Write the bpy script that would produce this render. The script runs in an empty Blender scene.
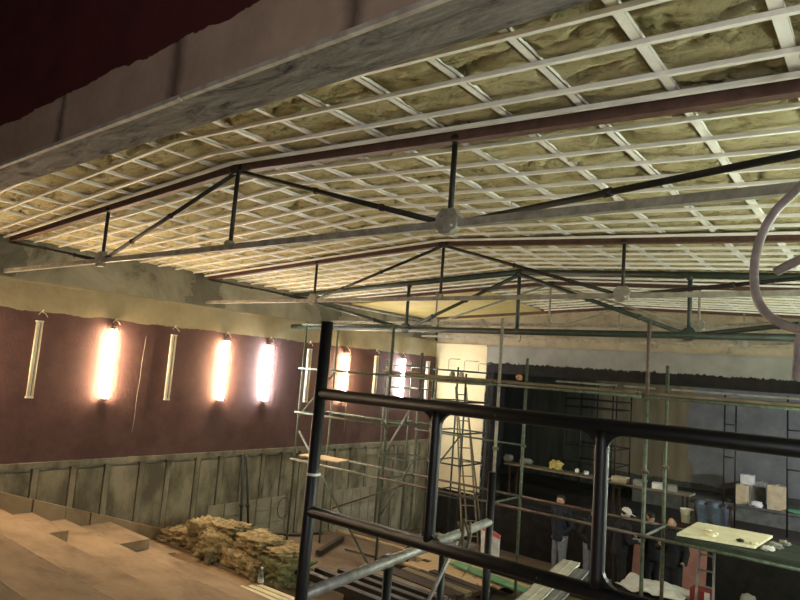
import bpy, bmesh, math, random
from mathutils import Vector, Matrix, noise
random.seed(7)
scn = bpy.context.scene
COL = scn.collection
S = 1.33          # metres per survey unit
EYE = 4.31        # eye height above the floor at the stage, metres
def V(x, y, h): return Vector((S*x, S*y, S*h + EYE))

# ------------------------------------------------------------------ camera
yaw, pitch, roll, FPX = 0.6799, 0.1141, 0.0773, 625.7262
fw = Vector((-math.sin(yaw)*math.cos(pitch), math.cos(yaw)*math.cos(pitch), math.sin(pitch)))
r0 = Vector((math.cos(yaw), math.sin(yaw), 0)); u0 = r0.cross(fw)
rt = math.cos(roll)*r0 + math.sin(roll)*u0
up = -math.sin(roll)*r0 + math.cos(roll)*u0
cd = bpy.data.cameras.new('camera'); cam = bpy.data.objects.new('camera', cd); COL.objects.link(cam)
cd.sensor_width = 36; cd.lens = FPX/800*36; cd.clip_start = .02; cd.clip_end = 200
m = Matrix((rt, up, -fw)).transposed().to_4x4(); m.translation = Vector((0, 0, EYE))
cam.matrix_world = m
scn.camera = cam
def ray(px, py): return fw + (px-400)/FPX*rt - (py-300)/FPX*up
def aY(px, py, v): d = ray(px, py); return d*(v/d.y)      # survey units, on a plane Y = v
def aX(px, py, v): d = ray(px, py); return d*(v/d.x)
def aH(px, py, v): d = ray(px, py); return d*(v/d.z)
def U(p): return V(p[0], p[1], p[2])
def FH(y): return -2.68 - .128*(y-6.6)                      # sloped floor
def C(x): return 1.394 - .055*abs(x+3.78)                   # chord line of the roof

# ------------------------------------------------------------------ materials
def lin(c):
    c /= 255.0
    return c/12.92 if c <= .04045 else ((c+.055)/1.055)**2.4
def rgb(r, g, b): return (lin(r), lin(g), lin(b), 1)
class NT:
    def __init__(s, name):
        s.m = bpy.data.materials.new(name); s.m.use_nodes = True
        s.t = s.m.node_tree; s.n = s.t.nodes; s.l = s.t.links
        s.b = s.n['Principled BSDF']
        s.tc = s.n.new('ShaderNodeTexCoord'); s.geo = s.n.new('ShaderNodeNewGeometry')
    def pos(s, scale=(1, 1, 1)):
        mp = s.n.new('ShaderNodeMapping'); mp.inputs['Scale'].default_value = scale
        s.l.new(s.geo.outputs['Position'], mp.inputs['Vector']); return mp.outputs['Vector']
    def noise(s, scale, detail=5, rough=.6, vec=None, dist=0):
        n = s.n.new('ShaderNodeTexNoise'); n.inputs['Scale'].default_value = scale
        n.inputs['Detail'].default_value = detail; n.inputs['Roughness'].default_value = rough
        n.inputs['Distortion'].default_value = dist
        s.l.new(vec if vec else s.pos(), n.inputs['Vector']); return n.outputs['Fac']
    def ramp(s, fac, stops):
        r = s.n.new('ShaderNodeValToRGB'); e = r.color_ramp.elements
        while len(e) < len(stops): e.new(.5)
        for k, (p, c) in enumerate(stops): e[k].position = p; e[k].color = c
        s.l.new(fac, r.inputs['Fac']); return r.outputs['Color']
    def math(s, op, a, b=None, c=None):
        n = s.n.new('ShaderNodeMath'); n.operation = op
        for i, v in enumerate((a, b, c)):
            if v is None: continue
            if isinstance(v, (int, float)): n.inputs[i].default_value = v
            else: s.l.new(v, n.inputs[i])
        return n.outputs[0]
    def xyz(s):
        n = s.n.new('ShaderNodeSeparateXYZ'); s.l.new(s.geo.outputs['Position'], n.inputs[0]); return n.outputs
    def mix(s, f, a, b, mode='MIX'):
        n = s.n.new('ShaderNodeMix'); n.data_type = 'RGBA'; n.blend_type = mode
        for i, v in ((0, f), (6, a), (7, b)):
            if isinstance(v, (int, float, tuple)): n.inputs[i].default_value = v
            else: s.l.new(v, n.inputs[i])
        return n.outputs[2]
    def bump(s, fac, strength=.4, dist=.02):
        n = s.n.new('ShaderNodeBump'); n.inputs['Strength'].default_value = strength
        n.inputs['Distance'].default_value = dist
        s.l.new(fac, n.inputs['Height']); s.l.new(n.outputs[0], s.b.inputs['Normal'])
    def col(s, c, rough=.8, metal=0, spec=.3):
        if isinstance(c, tuple): s.b.inputs['Base Color'].default_value = c
        else: s.l.new(c, s.b.inputs['Base Color'])
        s.b.inputs['Roughness'].default_value = rough; s.b.inputs['Metallic'].default_value = metal
        s.b.inputs['Specular IOR Level'].default_value = spec
        return s.m
_mc = {}
def mat(name, c1, c2=None, scale=8, rough=.7, metal=0, bump=.15, spec=.3, stretch=(1, 1, 1), lo=.35, hi=.65):
    if name in _mc: return _mc[name]
    t = NT(name)
    f = t.noise(scale, 6, .65, t.pos(stretch))
    c = t.ramp(f, [(lo, rgb(*c1)), (hi, rgb(*(c2 or tuple(int(v*.75) for v in c1))))])
    if bump: t.bump(t.noise(scale*4, 4, .6, t.pos(stretch)), bump, .01)
    _mc[name] = t.col(c, rough, metal, spec); return _mc[name]

def m_ceiling():
    t = NT('mineral_wool')
    a = t.noise(2.2, 8, .68, t.pos((1, 1.6, 1)), .6)
    c = t.ramp(a, [(.28, rgb(150, 142, 102)), (.42, rgb(198, 188, 142)), (.6, rgb(214, 206, 162)), (.78, rgb(226, 220, 182))])
    b = t.noise(6.5, 8, .78, t.pos((.8, 1.9, 1)), .8)
    k = t.ramp(b, [(.36, (.12, .10, .08, 1)), (.42, (.6, .57, .52, 1)), (.5, (1, 1, 1, 1))])
    c = t.mix(.8, c, k, 'MULTIPLY')
    t.bump(t.noise(13, 9, .8, None, .5), 1.0, .06)
    return t.col(c, .95, 0, .1)
def m_left_wall():
    t = NT('side_wall_paint'); x, y, z = t.xyz()
    wob = t.math('MULTIPLY', t.math('SUBTRACT', t.noise(1.6, 6, .6, t.pos((0, 1, 0))), .5), .16)
    fine = t.math('MULTIPLY', t.math('SUBTRACT', t.noise(14, 4, .6), .5), .03)
    h = t.math('ADD', z, t.math('ADD', wob, fine))
    con = t.ramp(t.noise(.9, 9, .7, None, .8), [(.34, rgb(92, 88, 76)), (.44, rgb(136, 130, 114)), (.6, rgb(160, 153, 134)), (.74, rgb(176, 168, 148))])
    dado = t.ramp(t.noise(1.8, 8, .68, t.pos((1, 1.5, .6)), .4), [(.34, rgb(86, 80, 68)), (.5, rgb(126, 118, 101)), (.68, rgb(152, 143, 124))])
    plas = t.ramp(t.noise(2, 7, .6), [(.3, rgb(136, 124, 98)), (.7, rgb(166, 154, 124))])
    mar = t.ramp(t.noise(2.4, 8, .65), [(.3, rgb(79, 57, 54)), (.7, rgb(97, 72, 68))])
    up_ = t.math('GREATER_THAN', z, S*.74+EYE)
    pl = t.math('GREATER_THAN', h, S*.385+EYE)
    mr = t.math('GREATER_THAN', t.math('ADD', z, fine), S*-1.385+EYE)
    c = t.mix(mr, dado, mar); sm = None                                                          # dark mortar pockets at the truss bearings
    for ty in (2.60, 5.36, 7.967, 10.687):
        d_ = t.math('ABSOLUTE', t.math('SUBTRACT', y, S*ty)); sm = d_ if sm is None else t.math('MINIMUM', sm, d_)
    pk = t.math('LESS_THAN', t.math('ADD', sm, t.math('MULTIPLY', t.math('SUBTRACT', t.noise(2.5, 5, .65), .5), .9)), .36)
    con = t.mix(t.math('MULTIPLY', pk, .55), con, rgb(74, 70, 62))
    c = t.mix(pl, c, plas); c = t.mix(up_, c, con)
    t.bump(t.noise(30, 6, .65), .35, .012)
    return t.col(c, .85, 0, .2)
def m_stage_wall():
    t = NT('stage_wall_paint'); x, y, z = t.xyz()
    wob = t.math('MULTIPLY', t.math('SUBTRACT', t.noise(7, 5, .75, t.pos((1, 0, .4))), .5), .26)
    h = t.math('ADD', z, wob); xx = t.math('ADD', x, wob)
    plas = t.ramp(t.noise(1.7, 7, .6), [(.3, rgb(112, 112, 108)), (.7, rgb(138, 137, 131))])
    con = t.ramp(t.noise(2.0, 8, .7, None, .6), [(.30, rgb(74, 66, 54)), (.43, rgb(136, 125, 104)), (.7, rgb(160, 148, 126))])
    pier = t.ramp(t.noise(1.2, 6, .55), [(.3, rgb(188, 174, 138)), (.7, rgb(206, 194, 160))])
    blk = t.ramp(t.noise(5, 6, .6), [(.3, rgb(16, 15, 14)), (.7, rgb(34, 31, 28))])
    u_ = t.math('GREATER_THAN', z, S*.69+EYE)
    pi = t.math('LESS_THAN', x, S*-6.72)
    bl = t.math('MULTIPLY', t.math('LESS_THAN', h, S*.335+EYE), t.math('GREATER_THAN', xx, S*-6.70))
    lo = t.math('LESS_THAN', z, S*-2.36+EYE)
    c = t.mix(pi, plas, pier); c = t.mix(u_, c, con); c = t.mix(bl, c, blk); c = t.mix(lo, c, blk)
    t.bump(t.noise(22, 6, .65), .3, .012)
    return t.col(c, .85, 0, .2)
def m_header():
    t = NT('header_paint'); x, y, z = t.xyz()
    wob = t.math('MULTIPLY', t.math('SUBTRACT', t.noise(1.3, 6, .62, t.pos((1, 0, .0))), .5), .2)
    fin = t.math('MULTIPLY', t.math('SUBTRACT', t.noise(9, 4, .7), .5), .04)
    h = t.math('ADD', z, t.math('ADD', wob, fin))
    mar = t.ramp(t.noise(3, 7, .6), [(.3, rgb(62, 26, 27)), (.7, rgb(76, 33, 32))])
    plas = t.ramp(t.noise(3, 8, .65), [(.3, rgb(140, 118, 102)), (.7, rgb(164, 142, 124))])
    con = t.ramp(t.noise(4.2, 10, .8, t.pos((.45, 2, 1)), .9), [(.38, rgb(44, 42, 40)), (.47, rgb(96, 92, 86)), (.56, rgb(118, 114, 107)), (.66, rgb(142, 137, 128))])
    pl = t.math('LESS_THAN', h, S*1.385+EYE)
    un = t.math('LESS_THAN', t.math('ADD', z, fin), S*1.1+EYE+.012)
    # dirty vertical seams between the cast lengths
    sm = None
    for sx in (-7.9, -5.9, -3.644, -2.489, -1.408, -.3):
        d_ = t.math('ABSOLUTE', t.math('SUBTRACT', t.math('ADD', x, t.math('MULTIPLY', fin, 2)), S*sx)); sm = d_ if sm is None else t.math('MINIMUM', sm, d_)
    seam = t.math('MULTIPLY', t.math('SUBTRACT', 1.0, t.math('MINIMUM', 1.0, t.math('DIVIDE', sm, t.math('MULTIPLY', t.noise(4, 6), .2)))), .95)
    c = t.mix(seam, plas, rgb(84, 70, 60)); c = t.mix(pl, mar, c); c = t.mix(un, c, con)
    t.bump(t.noise(20, 8, .7), .5, .015)
    return t.col(c, .9, 0, .15)
def m_stage_back():
    t = NT('stage_back_paint'); x, y, z = t.xyz()
    n = t.math('MULTIPLY', t.math('SUBTRACT', t.noise(.9, 6, .6), .5), 1.4)
    xx = t.math('ADD', x, n); zz = t.math('ADD', z, n)
    br = t.ramp(t.noise(1.6, 7, .6, t.pos((2, 1, .3))), [(.3, rgb(88, 80, 64)), (.7, rgb(124, 112, 88))])
    bl = t.ramp(t.noise(2, 7, .65), [(.3, rgb(84, 86, 88)), (.7, rgb(112, 112, 110))])
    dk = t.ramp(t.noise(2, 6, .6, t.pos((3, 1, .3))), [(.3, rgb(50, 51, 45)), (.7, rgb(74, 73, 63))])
    f = t.math('GREATER_THAN', xx, S*-3.75)
    c = t.mix(f, br, bl)
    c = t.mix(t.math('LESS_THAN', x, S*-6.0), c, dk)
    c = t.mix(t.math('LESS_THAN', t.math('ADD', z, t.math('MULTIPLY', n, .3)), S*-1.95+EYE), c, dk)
    return t.col(c, .9, 0, .2)
def m_floor():
    t = NT('dusty_floor')
    c = t.ramp(t.noise(.9, 9, .68, None, .4), [(.3, rgb(72, 61, 49)), (.5, rgb(104, 90, 72)), (.7, rgb(124, 108, 88))])
    d = t.ramp(t.noise(14, 6, .7), [(.32, (.55, .5, .45, 1)), (.5, (1, 1, 1, 1))])
    c = t.mix(.5, c, d, 'MULTIPLY'); t.bump(t.noise(30, 6, .7), .4, .012)
    return t.col(c, .9, 0, .15)
def m_steps():
    t = NT('dusty_step_concrete')
    c = t.ramp(t.noise(1.6, 8, .66, t.pos((.7, 1.4, 1)), .3), [(.3, rgb(118, 100, 80)), (.5, rgb(148, 128, 103)), (.72, rgb(164, 143, 117))])
    d = t.ramp(t.noise(20, 6, .75), [(.3, (.7, .66, .6, 1)), (.42, (1, 1, 1, 1))])
    c = t.mix(.4, c, d, 'MULTIPLY'); t.bump(t.noise(40, 6, .7), .3, .008)
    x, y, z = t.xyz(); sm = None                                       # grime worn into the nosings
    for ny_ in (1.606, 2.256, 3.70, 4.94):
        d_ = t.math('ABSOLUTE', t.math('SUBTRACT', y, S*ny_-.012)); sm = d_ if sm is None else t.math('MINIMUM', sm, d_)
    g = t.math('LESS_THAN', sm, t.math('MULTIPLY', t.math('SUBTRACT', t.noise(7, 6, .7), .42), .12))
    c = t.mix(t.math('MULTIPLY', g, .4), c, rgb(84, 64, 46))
    return t.col(c, .9, 0, .15)
def m_emit(name, c, s):
    t = NT(name); t.b.inputs['Emission Color'].default_value = c; t.b.inputs['Emission Strength'].default_value = s
    return t.col((.9, .9, .9, 1), .4)
def m_water():
    t = NT('clear_plastic'); t.b.inputs['Transmission Weight'].default_value = .85; t.b.inputs['IOR'].default_value = 1.3
    return t.col((.85, .9, .92, 1), .12, 0, .5)

def m_black():
    t = NT('chipped_black_paint')
    chip = t.ramp(t.noise(9, 8, .75, t.pos((1, 1, .5))), [(.66, rgb(11, 11, 12)), (.68, rgb(96, 94, 90))])
    return t.col(chip, .5, 0, .3)
M = dict(
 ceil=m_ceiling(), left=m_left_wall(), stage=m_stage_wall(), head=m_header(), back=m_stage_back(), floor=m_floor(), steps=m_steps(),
 rail=mat('galvanised_rail', (238, 237, 230), (222, 220, 210), 5, .55, .0, .05),
 yellow=mat('yellow_board', (196, 184, 124), (180, 167, 110), 2, .8),
 rust=mat('primer_red_steel', (98, 72, 61), (76, 56, 48), 12, .6, .0, .2),
 dsteel=mat('dark_steel', (44, 40, 34), (28, 26, 23), 14, .6, .2, .2),
 gsteel=mat('dull_grey_steel', (148, 145, 132), (112, 108, 98), 9, .55, .0, .15),
 green=mat('green_scaffold_paint', (92, 103, 86), (60, 67, 56), 16, .6, .0, .2),
 dgreen=mat('dark_green_paint', (50, 60, 52), (36, 44, 38), 10, .5, .0, .15),
 redpost=mat('red_brown_tube', (98, 82, 74), (68, 58, 52), 14, .6, .0, .2),
 black=m_black(),
 galv=mat('galvanised_tube', (150, 150, 146), (112, 112, 108), 18, .45, .35, .1, .4),
 white=mat('white_enamel', (214, 210, 200), (196, 192, 182), 10, .45),
 wood=mat('pale_timber', (182, 158, 122), (150, 128, 96), 5, .8, 0, .2, .2, (1, 6, 6)),
 woody=mat('pale_timber_lengthwise', (190, 168, 134), (158, 136, 104), 5, .8, 0, .2, .2, (6, 1, 6)),
 oldwood=mat('weathered_timber', (122, 112, 92), (90, 82, 67), 5, .85, 0, .25, .2, (1, 6, 6)),
 dwood=mat('dark_stained_timber', (64, 50, 38), (40, 32, 26), 5, .8, 0, .2, .2, (1, 6, 6)),
 greenb=mat('green_board', (92, 140, 104), (70, 116, 82), 6, .7),
 plast=mat('plasterboard', (222, 215, 184), (204, 197, 166), 4, .85),
 wool=mat('wool_slab', (168, 152, 114), (88, 76, 52), 10, .95, 0, 1.0, .1),
 woolg=mat('wool_slab_green', (122, 120, 86), (84, 83, 58), 14, .95, 0, 1.0, .1),
 sheet=mat('white_polythene', (206, 204, 200), (176, 174, 170), 6, .5),
 redprint=mat('red_print', (190, 84, 66), (170, 70, 56), 8, .6),
 inkgrey=mat('grey_print', (128, 126, 120), (110, 108, 104), 30, .6),
 pink=mat('pink_board', (158, 112, 104), (134, 94, 86), 3, .8),
 card=mat('cardboard', (178, 162, 132), (156, 140, 114), 6, .85),
 greyc=mat('grey_cement', (134, 132, 122), (104, 102, 94), 8, .9),
 blue=mat('blue_cloth', (82, 90, 104), (62, 72, 86), 8, .9),
 spong=mat('yellow_sponge', (180, 164, 92), (156, 140, 76), 14, .9, 0, .6),
 orange=mat('orange_bag', (178, 138, 104), (150, 112, 82), 8, .8),
 hose=mat('grey_hose', (150, 138, 134), (122, 112, 108), 12, .5),
 skin=mat('skin', (176, 142, 122), (158, 124, 106), 12, .55, 0, .05),
 hair=mat('dark_hair', (30, 24, 20), (18, 14, 12), 40, .6),
 ajack=mat('black_jacket', (26, 27, 33), (16, 17, 21), 12, .75),
 bjack=mat('navy_jacket', (30, 36, 50), (20, 24, 34), 12, .8),
 jeans=mat('grey_jeans', (112, 116, 124), (88, 92, 102), 16, .85),
 dtrou=mat('dark_trousers', (34, 34, 38), (24, 24, 28), 12, .85),
 shoe=mat('dark_shoe', (30, 26, 24), (20, 18, 16), 12, .5),
 eye=mat('eye_dark', (24, 20, 18), (20, 16, 14), 10, .3),
 alu=mat('dull_aluminium', (196, 190, 176), (166, 160, 148), 7, .6, .0, .06, .3),
 alud=mat('ladder_aluminium', (150, 152, 152), (120, 122, 124), 9, .4, .6, .06),
 red=mat('red_plastic', (112, 44, 40), (96, 36, 34), 6, .5),
 clear=m_water(),
 warm=m_emit('lit_tube_warm', (1, .725, .455, 1), 310), cool=m_emit('lit_tube_cool', (.95, .98, 1, 1), 270),
 neutral=m_emit('lit_tube_neutral', (.88, 1, .82, 1), 290),
 off=mat('unlit_tube', (226, 216, 184), (210, 200, 168), 6, .3),
 cable=mat('black_cable', (24, 22, 22), (18, 17, 17), 10, .6),
)

# ------------------------------------------------------------------ mesh builder
class MB:
    def __init__(s): s.v = []; s.f = []; s.sm = []
    def add(s, vs, fs, smooth=False):
        o = len(s.v); s.v += [Vector(p) for p in vs]
        for f in fs: s.f.append([i+o for i in f]); s.sm.append(smooth)
    def box(s, c, size, rot=None, taper=None):
        c = Vector(c); a, b, d = (q/2 for q in size); R = rot or Matrix.Identity(3)
        vs = [c + R @ Vector((x*a, y*b, z*d)) for x in (-1, 1) for y in (-1, 1) for z in (-1, 1)]
        s.add(vs, [(0, 1, 3, 2), (4, 6, 7, 5), (0, 4, 5, 1), (2, 3, 7, 6), (0, 2, 6, 4), (1, 5, 7, 3)])
    def ubox(s, x0, x1, y0, y1, h0, h1):
        a, b = V(x0, y0, h0), V(x1, y1, h1); s.box((a+b)/2, b-a)
    def bar(s, p, q, w, h, upv=(0, 0, 1)):
        p, q = Vector(p), Vector(q); d = (q-p); L = d.length; d.normalize()
        x = d.cross(Vector(upv))
        if x.length < 1e-4: x = d.cross(Vector((1, 0, 0)))
        x.normalize(); z = x.cross(d)
        s.box((p+q)/2, (L, w, h), Matrix((d, x, z)).transposed())
    def tube(s, pts, r, n=10, cap=True, closed=False, sq=1.0):
        pts = [Vector(p) for p in pts]; k = len(pts); rs = r if isinstance(r, (list, tuple)) else [r]*k
        prev = None; vs = []
        for i, p in enumerate(pts):
            a = pts[i-1] if (i or closed) else p; b = pts[(i+1) % k] if (i < k-1 or closed) else p
            d = (b-a).normalized()
            if prev is None:
                x = d.orthogonal().normalized()
                if abs(d.z) < .99: x = d.cross(Vector((0, 0, 1))).normalized()
            else: x = (prev - d*prev.dot(d)).normalized()
            prev = x; y = d.cross(x)
            for j in range(n):
                t = 2*math.pi*j/n; vs.append(p + rs[i]*(math.cos(t)*x + sq*math.sin(t)*y))
        fs = [(i*n+j, i*n+(j+1) % n, ((i+1) % k)*n+(j+1) % n, ((i+1) % k)*n+j) for i in range(k if closed else k-1) for j in range(n)]
        s.add(vs, fs, True)
        if cap and not closed:
            o = len(s.v)-len(vs); s.f.append([o+j for j in reversed(range(n))]); s.f.append([o+(k-1)*n+j for j in range(n)]); s.sm += [False, False]
    def prism(s, pts, ext):
        ext = Vector(ext); n = len(pts); a = [Vector(p) for p in pts]; b = [p+ext for p in a]
        s.add(a+b, [tuple(reversed(range(n))), tuple(range(n, 2*n))] + [(i, (i+1) % n, n+(i+1) % n, n+i) for i in range(n)])
    def ball(s, c, r, n=10, m=7, fn=None, rot=None):
        c = Vector(c); r = r if isinstance(r, (tuple, list)) else (r, r, r); vs = []; R = rot or Matrix.Identity(3)
        for i in range(m+1):
            th = math.pi*i/m
            for j in range(n):
                ph = 2*math.pi*j/n; d = Vector((math.sin(th)*math.cos(ph), math.sin(th)*math.sin(ph), math.cos(th)))
                k = fn(d) if fn else 1
                vs.append(c + R @ Vector((d.x*r[0], d.y*r[1], d.z*r[2]))*k)
        s.add(vs, [(i*n+j, (i+1)*n+j, (i+1)*n+(j+1) % n, i*n+(j+1) % n) for i in range(m) for j in range(n)], True)
    def lathe(s, c, prof, n=16):
        c = Vector(c); vs = [c + Vector((r*math.cos(2*math.pi*j/n), r*math.sin(2*math.pi*j/n), z)) for r, z in prof for j in range(n)]
        k = len(prof)
        s.add(vs, [(i*n+j, i*n+(j+1) % n, (i+1)*n+(j+1) % n, (i+1)*n+j) for i in range(k-1) for j in range(n)], True)
    def build(s, name, material, parent=None, bevel=0, world=True):
        me = bpy.data.meshes.new(name)
        off = Vector((0, 0, 0))
        if parent is not None:
            p = parent
            while p is not None: off += p.location; p = p.parent
        me.from_pydata([v-off for v in s.v], [], s.f); me.update()
        for p, k in zip(me.polygons, s.sm): p.use_smooth = k
        bm = bmesh.new(); bm.from_mesh(me); bmesh.ops.remove_doubles(bm, verts=bm.verts, dist=1e-5)
        bmesh.ops.recalc_face_normals(bm, faces=bm.faces); bm.to_mesh(me); bm.free()
        me.materials.append(material)
        o = bpy.data.objects.new(name, me); COL.objects.link(o)
        if parent is not None: o.parent = parent
        if bevel:
            b = o.modifiers.new('bevel', 'BEVEL'); b.width = bevel; b.segments = 2; b.limit_method = 'ANGLE'
        return o
def tag(o, label, cat, group=None, kind=None):
    o['label'] = label; o['category'] = cat
    if group: o['group'] = group
    if kind: o['kind'] = kind
    return o
def thing(name, loc, label, cat, group=None):
    o = bpy.data.objects.new(name, None); o.empty_display_size = .1; o.location = loc; COL.objects.link(o)
    return tag(o, label, cat, group)
def struct(mb, name, material):
    o = mb.build(name, material); o['kind'] = 'structure'; return o
def solo(mb, name, material, label, cat, base=None, group=None, bevel=0):
    o = mb.build(name, material, None, bevel)
    if base is not None:
        d = Vector(base); o.data.transform(Matrix.Translation(-d)); o.location = d
    return tag(o, label, cat, group)
def lump(c, size, seed, freq=6, amp=.18, n=26, m=18, rot=None, sq=.35):
    def fn(d):
        k = max(abs(d.x), abs(d.y), abs(d.z)); base = (1/k)**sq
        return base*(1 + amp*noise.fractal(d*freq*.3 + Vector((seed*7.1, seed*3.3, 0)), .8, 2, 5))
    b = MB(); b.ball(c, tuple(q/2 for q in size), n, m, fn, rot); return b
def rotz(a): return Matrix.Rotation(a, 3, 'Z')

XR = 1.5; YS = 11.31
# ================================================================== SETTING
# ---- ceiling of mineral wool
b = MB(); x0, x1, y0, y1 = -8.0, XR, 1.60, YS; nx, ny = 440, 400
vs = []
for j in range(ny+1):
    t = j/ny; y = y0 + (y1-y0)*t**1.5
    for i in range(nx+1):
        s_ = i/nx; x = x1 + (x0-x1)*s_**1.25
        cx = ((x+.32)/.411) % 1.0; p = 1-abs(2*cx-1)             # 0 at a channel, 1 mid bay
        n1 = noise.fractal(Vector((x*1.9, y*3.0, 3.1)), .9, 2.1, 4)
        n2 = noise.fractal(Vector((x*9, y*15, 7.7)), .75, 2.1, 4)
        wx, wy = x*1.5 + .25*n1, y*6.5 + .9*n1 + .25*n2
        rid = 1-abs(noise.noise(Vector((wx, wy, 11.3))))*6
        gate = noise.noise(Vector((x*1.3, y*2.2, 21.0)))
        h = C(x) + .061 - .014*min(1, p*3) + .016*n1 + .013*n2
        if rid > .3 and gate > -.12: h += .055*(rid-.3)/.7*min(1, (gate+.12)*5)
        vs.append(V(x, y, max(h, C(x)+(.026 if p > .2 else .034))))
b.add(vs, [(j*(nx+1)+i, j*(nx+1)+i+1, (j+1)*(nx+1)+i+1, (j+1)*(nx+1)+i) for j in range(ny) for i in range(nx)], True)
struct(b, 'ceiling', M['ceil'])
b = MB(); b.ubox(-8.2, XR+.2, 1.5, 16.2, 1.75, 1.8); b.ubox(-8.2, XR+.2, -4.2, 1.6, 3.2, 3.3)
struct(b, 'ceiling', mat('dark_concrete', (60, 54, 48), (44, 40, 36), 3))

# ---- side wall with lamps
b = MB()
b.ubox(-8.25, -8.0, -4.2, YS, -1.42, .74); b.ubox(-8.25, -8.04, -4.2, YS, -3.6, -1.40)
b.ubox(-8.25, -8.05, -4.2, YS, .74, 3.2)
b.ubox(-8.06, -7.985, -4.2, YS-.01, .715, .742)                       # ledge edge
b.ubox(-8.02, -7.975, -4.2, YS-.01, -1.455, -1.39)                    # band over the panels
ribs = [-.6, -.1, .4, .9, 1.4, 1.9, 2.4, 2.87, 3.314, 3.756, 4.184, 4.653, 5.051, 5.519, 5.926, 6.33, 6.731, 7.15, 7.56, 7.98, 8.4, 8.82, 9.25, 9.68, 10.1, 10.53, 10.95]
for i, y in enumerate(ribs): b.ubox(-8.05, -7.978, y-.035, y+.035, -3.6, -1.46)
struct(b, 'wall_left', M['left'])
b = MB()
for a, c in zip(ribs[:-1], ribs[1:]):                                 # sunk tablets between the ribs
    e = random.uniform(.010, .02)
    b.ubox(-8.05, -7.992, a+.035+e, c-.035-e, -3.6, -1.485-e)
struct(b, 'trim_5', mat('dado_panel', (150, 141, 120), (96, 89, 74), 1.5, .9, 0, .3, .2, (1, 1.2, .6), .4, .6))
b = MB()
for (ya, yb, hb, ht) in ((5.75, 7.25, -2.75, -2.16), (8.4, 9.6, -3.1, -2.2)):
    n = 5
    for k in range(n):
        for r_ in range(3):
            dy = (yb-ya)/n; off = .5*dy if r_ % 2 else 0
            a = max(ya, ya+k*dy-off*0); hh = (ht-hb)/3
            b.ubox(-7.975, -7.955, ya+k*dy+.008, ya+(k+1)*dy-.008, hb+r_*hh+.006, hb+(r_+1)*hh-.006)
struct(b, 'trim_1', mat('pale_blockwork', (160, 151, 132), (134, 125, 108), 4, .9))

# ---- proscenium wall
b = MB()
b.ubox(-8.0, -6.52, YS, YS+.5, -3.6, 1.6); b.ubox(-.45, XR, YS, YS+.5, -3.6, 1.6)
b.ubox(-6.52, -.45, YS, YS+.5, .13, 1.6)
b.ubox(-6.52, -.45, YS, YS+.45, -3.6, -2.38)
b.ubox(-8.0, XR, YS-.03, YS, .655, .695)                              # ledge
for x in (-6.9, -5.4, -4.0, -2.6, -1.2): b.ubox(x-.006, x+.006, YS-.006, YS, .7, 1.5)
struct(b, 'wall_back', M['stage'])
b = MB(); b.ubox(-8.2, XR+.2, YS+.4, 16.0, -2.6, -2.38); struct(b, 'floor', mat('stage_boards', (52, 47, 40), (36, 32, 28), 4, .8, 0, .2, .2, (6, 1, 1)))
b = MB(); b.ubox(-8.2, XR+.2, 15.5, 15.7, -2.5, 1.8); struct(b, 'wall_back', M['back'])
b = MB(); b.ubox(-8.2, -8.0, YS, 15.6, -2.5, 1.8); b.ubox(XR, XR+.2, YS, 15.6, -2.5, 1.8); struct(b, 'wall_side', mat('stage_side_black', (30, 28, 26), (20, 19, 18), 4))
b = MB(); b.ubox(-4.6, XR, 14.2, 15.5, -2.38, -2.085); b.ubox(-4.62, XR, 14.17, 14.25, -2.11, -2.07)
struct(b, 'trim_2', mat('stage_riser', (92, 92, 88), (70, 70, 68), 5))

# ---- wall behind and wall beside the viewer
b = MB(); b.ubox(XR, XR+.2, -4.2, YS, -3.6, 3.2); struct(b, 'wall_right', M['left'])
b = MB(); b.ubox(-8.2, XR+.2, -4.3, -4.2, -2, 3.2); struct(b, 'wall_rear', M['head'])

# ---- header over the viewer
b = MB(); b.ubox(-8.0, XR, 1.385, 1.617, 1.1, 3.2); struct(b, 'wall_front', M['head'])
b = MB()
random.seed(3); x = -8.0
while x < XR:
    L = random.uniform(.5, .9); x2 = min(XR, x+L); dz = random.uniform(-.003, .003)
    b.ubox(x, x2-.012, 1.372+dz, 1.395, 1.092+dz, 1.112+dz); x = x2
struct(b, 'trim_3', mat('pale_edge_strip', (176, 168, 154), (140, 132, 120), 9))

# ---- floor and seating steps
b = MB()
b.add([V(-8.1, 4.9, FH(4.9)), V(XR, 4.9, FH(4.9)), V(XR, YS+.1, FH(YS+.1)), V(-8.1, YS+.1, FH(YS+.1)),
       V(-8.1, 4.9, -4), V(XR, 4.9, -4), V(XR, YS+.1, -4), V(-8.1, YS+.1, -4)],
      [(0, 1, 2, 3), (4, 7, 6, 5), (0, 4, 5, 1), (1, 5, 6, 2), (2, 6, 7, 3), (3, 7, 4, 0)])
struct(b, 'floor', M['floor'])
nose = [(-.35, -.73), (.306, -.95), (.956, -1.1675), (1.606, -1.385), (2.256, -1.6025), (2.906, -1.82), (3.70, -2.07), (4.33, -2.29), (4.94, -2.495)]
tread = [(-4.3, -.35, -.73)] + [(nose[k-1][0], nose[k][0], nose[k][1]) for k in range(1, len(nose))]
b = MB()
for k, (a, c, h) in enumerate(tread): b.ubox(-8.0, XR, a-.02, c, -3.4, h)
for k, (a, c, h) in enumerate(tread[1:], 1):                          # half steps in the aisle by the wall
    up_h = tread[k-1][2]
    b.ubox(-7.9, -6.95, a-.01, a+(.9 if k == 7 else .5)*(c-a), h-.02, h+.52*(up_h-h))
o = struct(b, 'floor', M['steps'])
bv = o.modifiers.new('bevel', 'BEVEL'); bv.width = .012; bv.segments = 2; bv.limit_method = 'ANGLE'
b = MB()                                                              # sloping kerb along the wall
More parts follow.
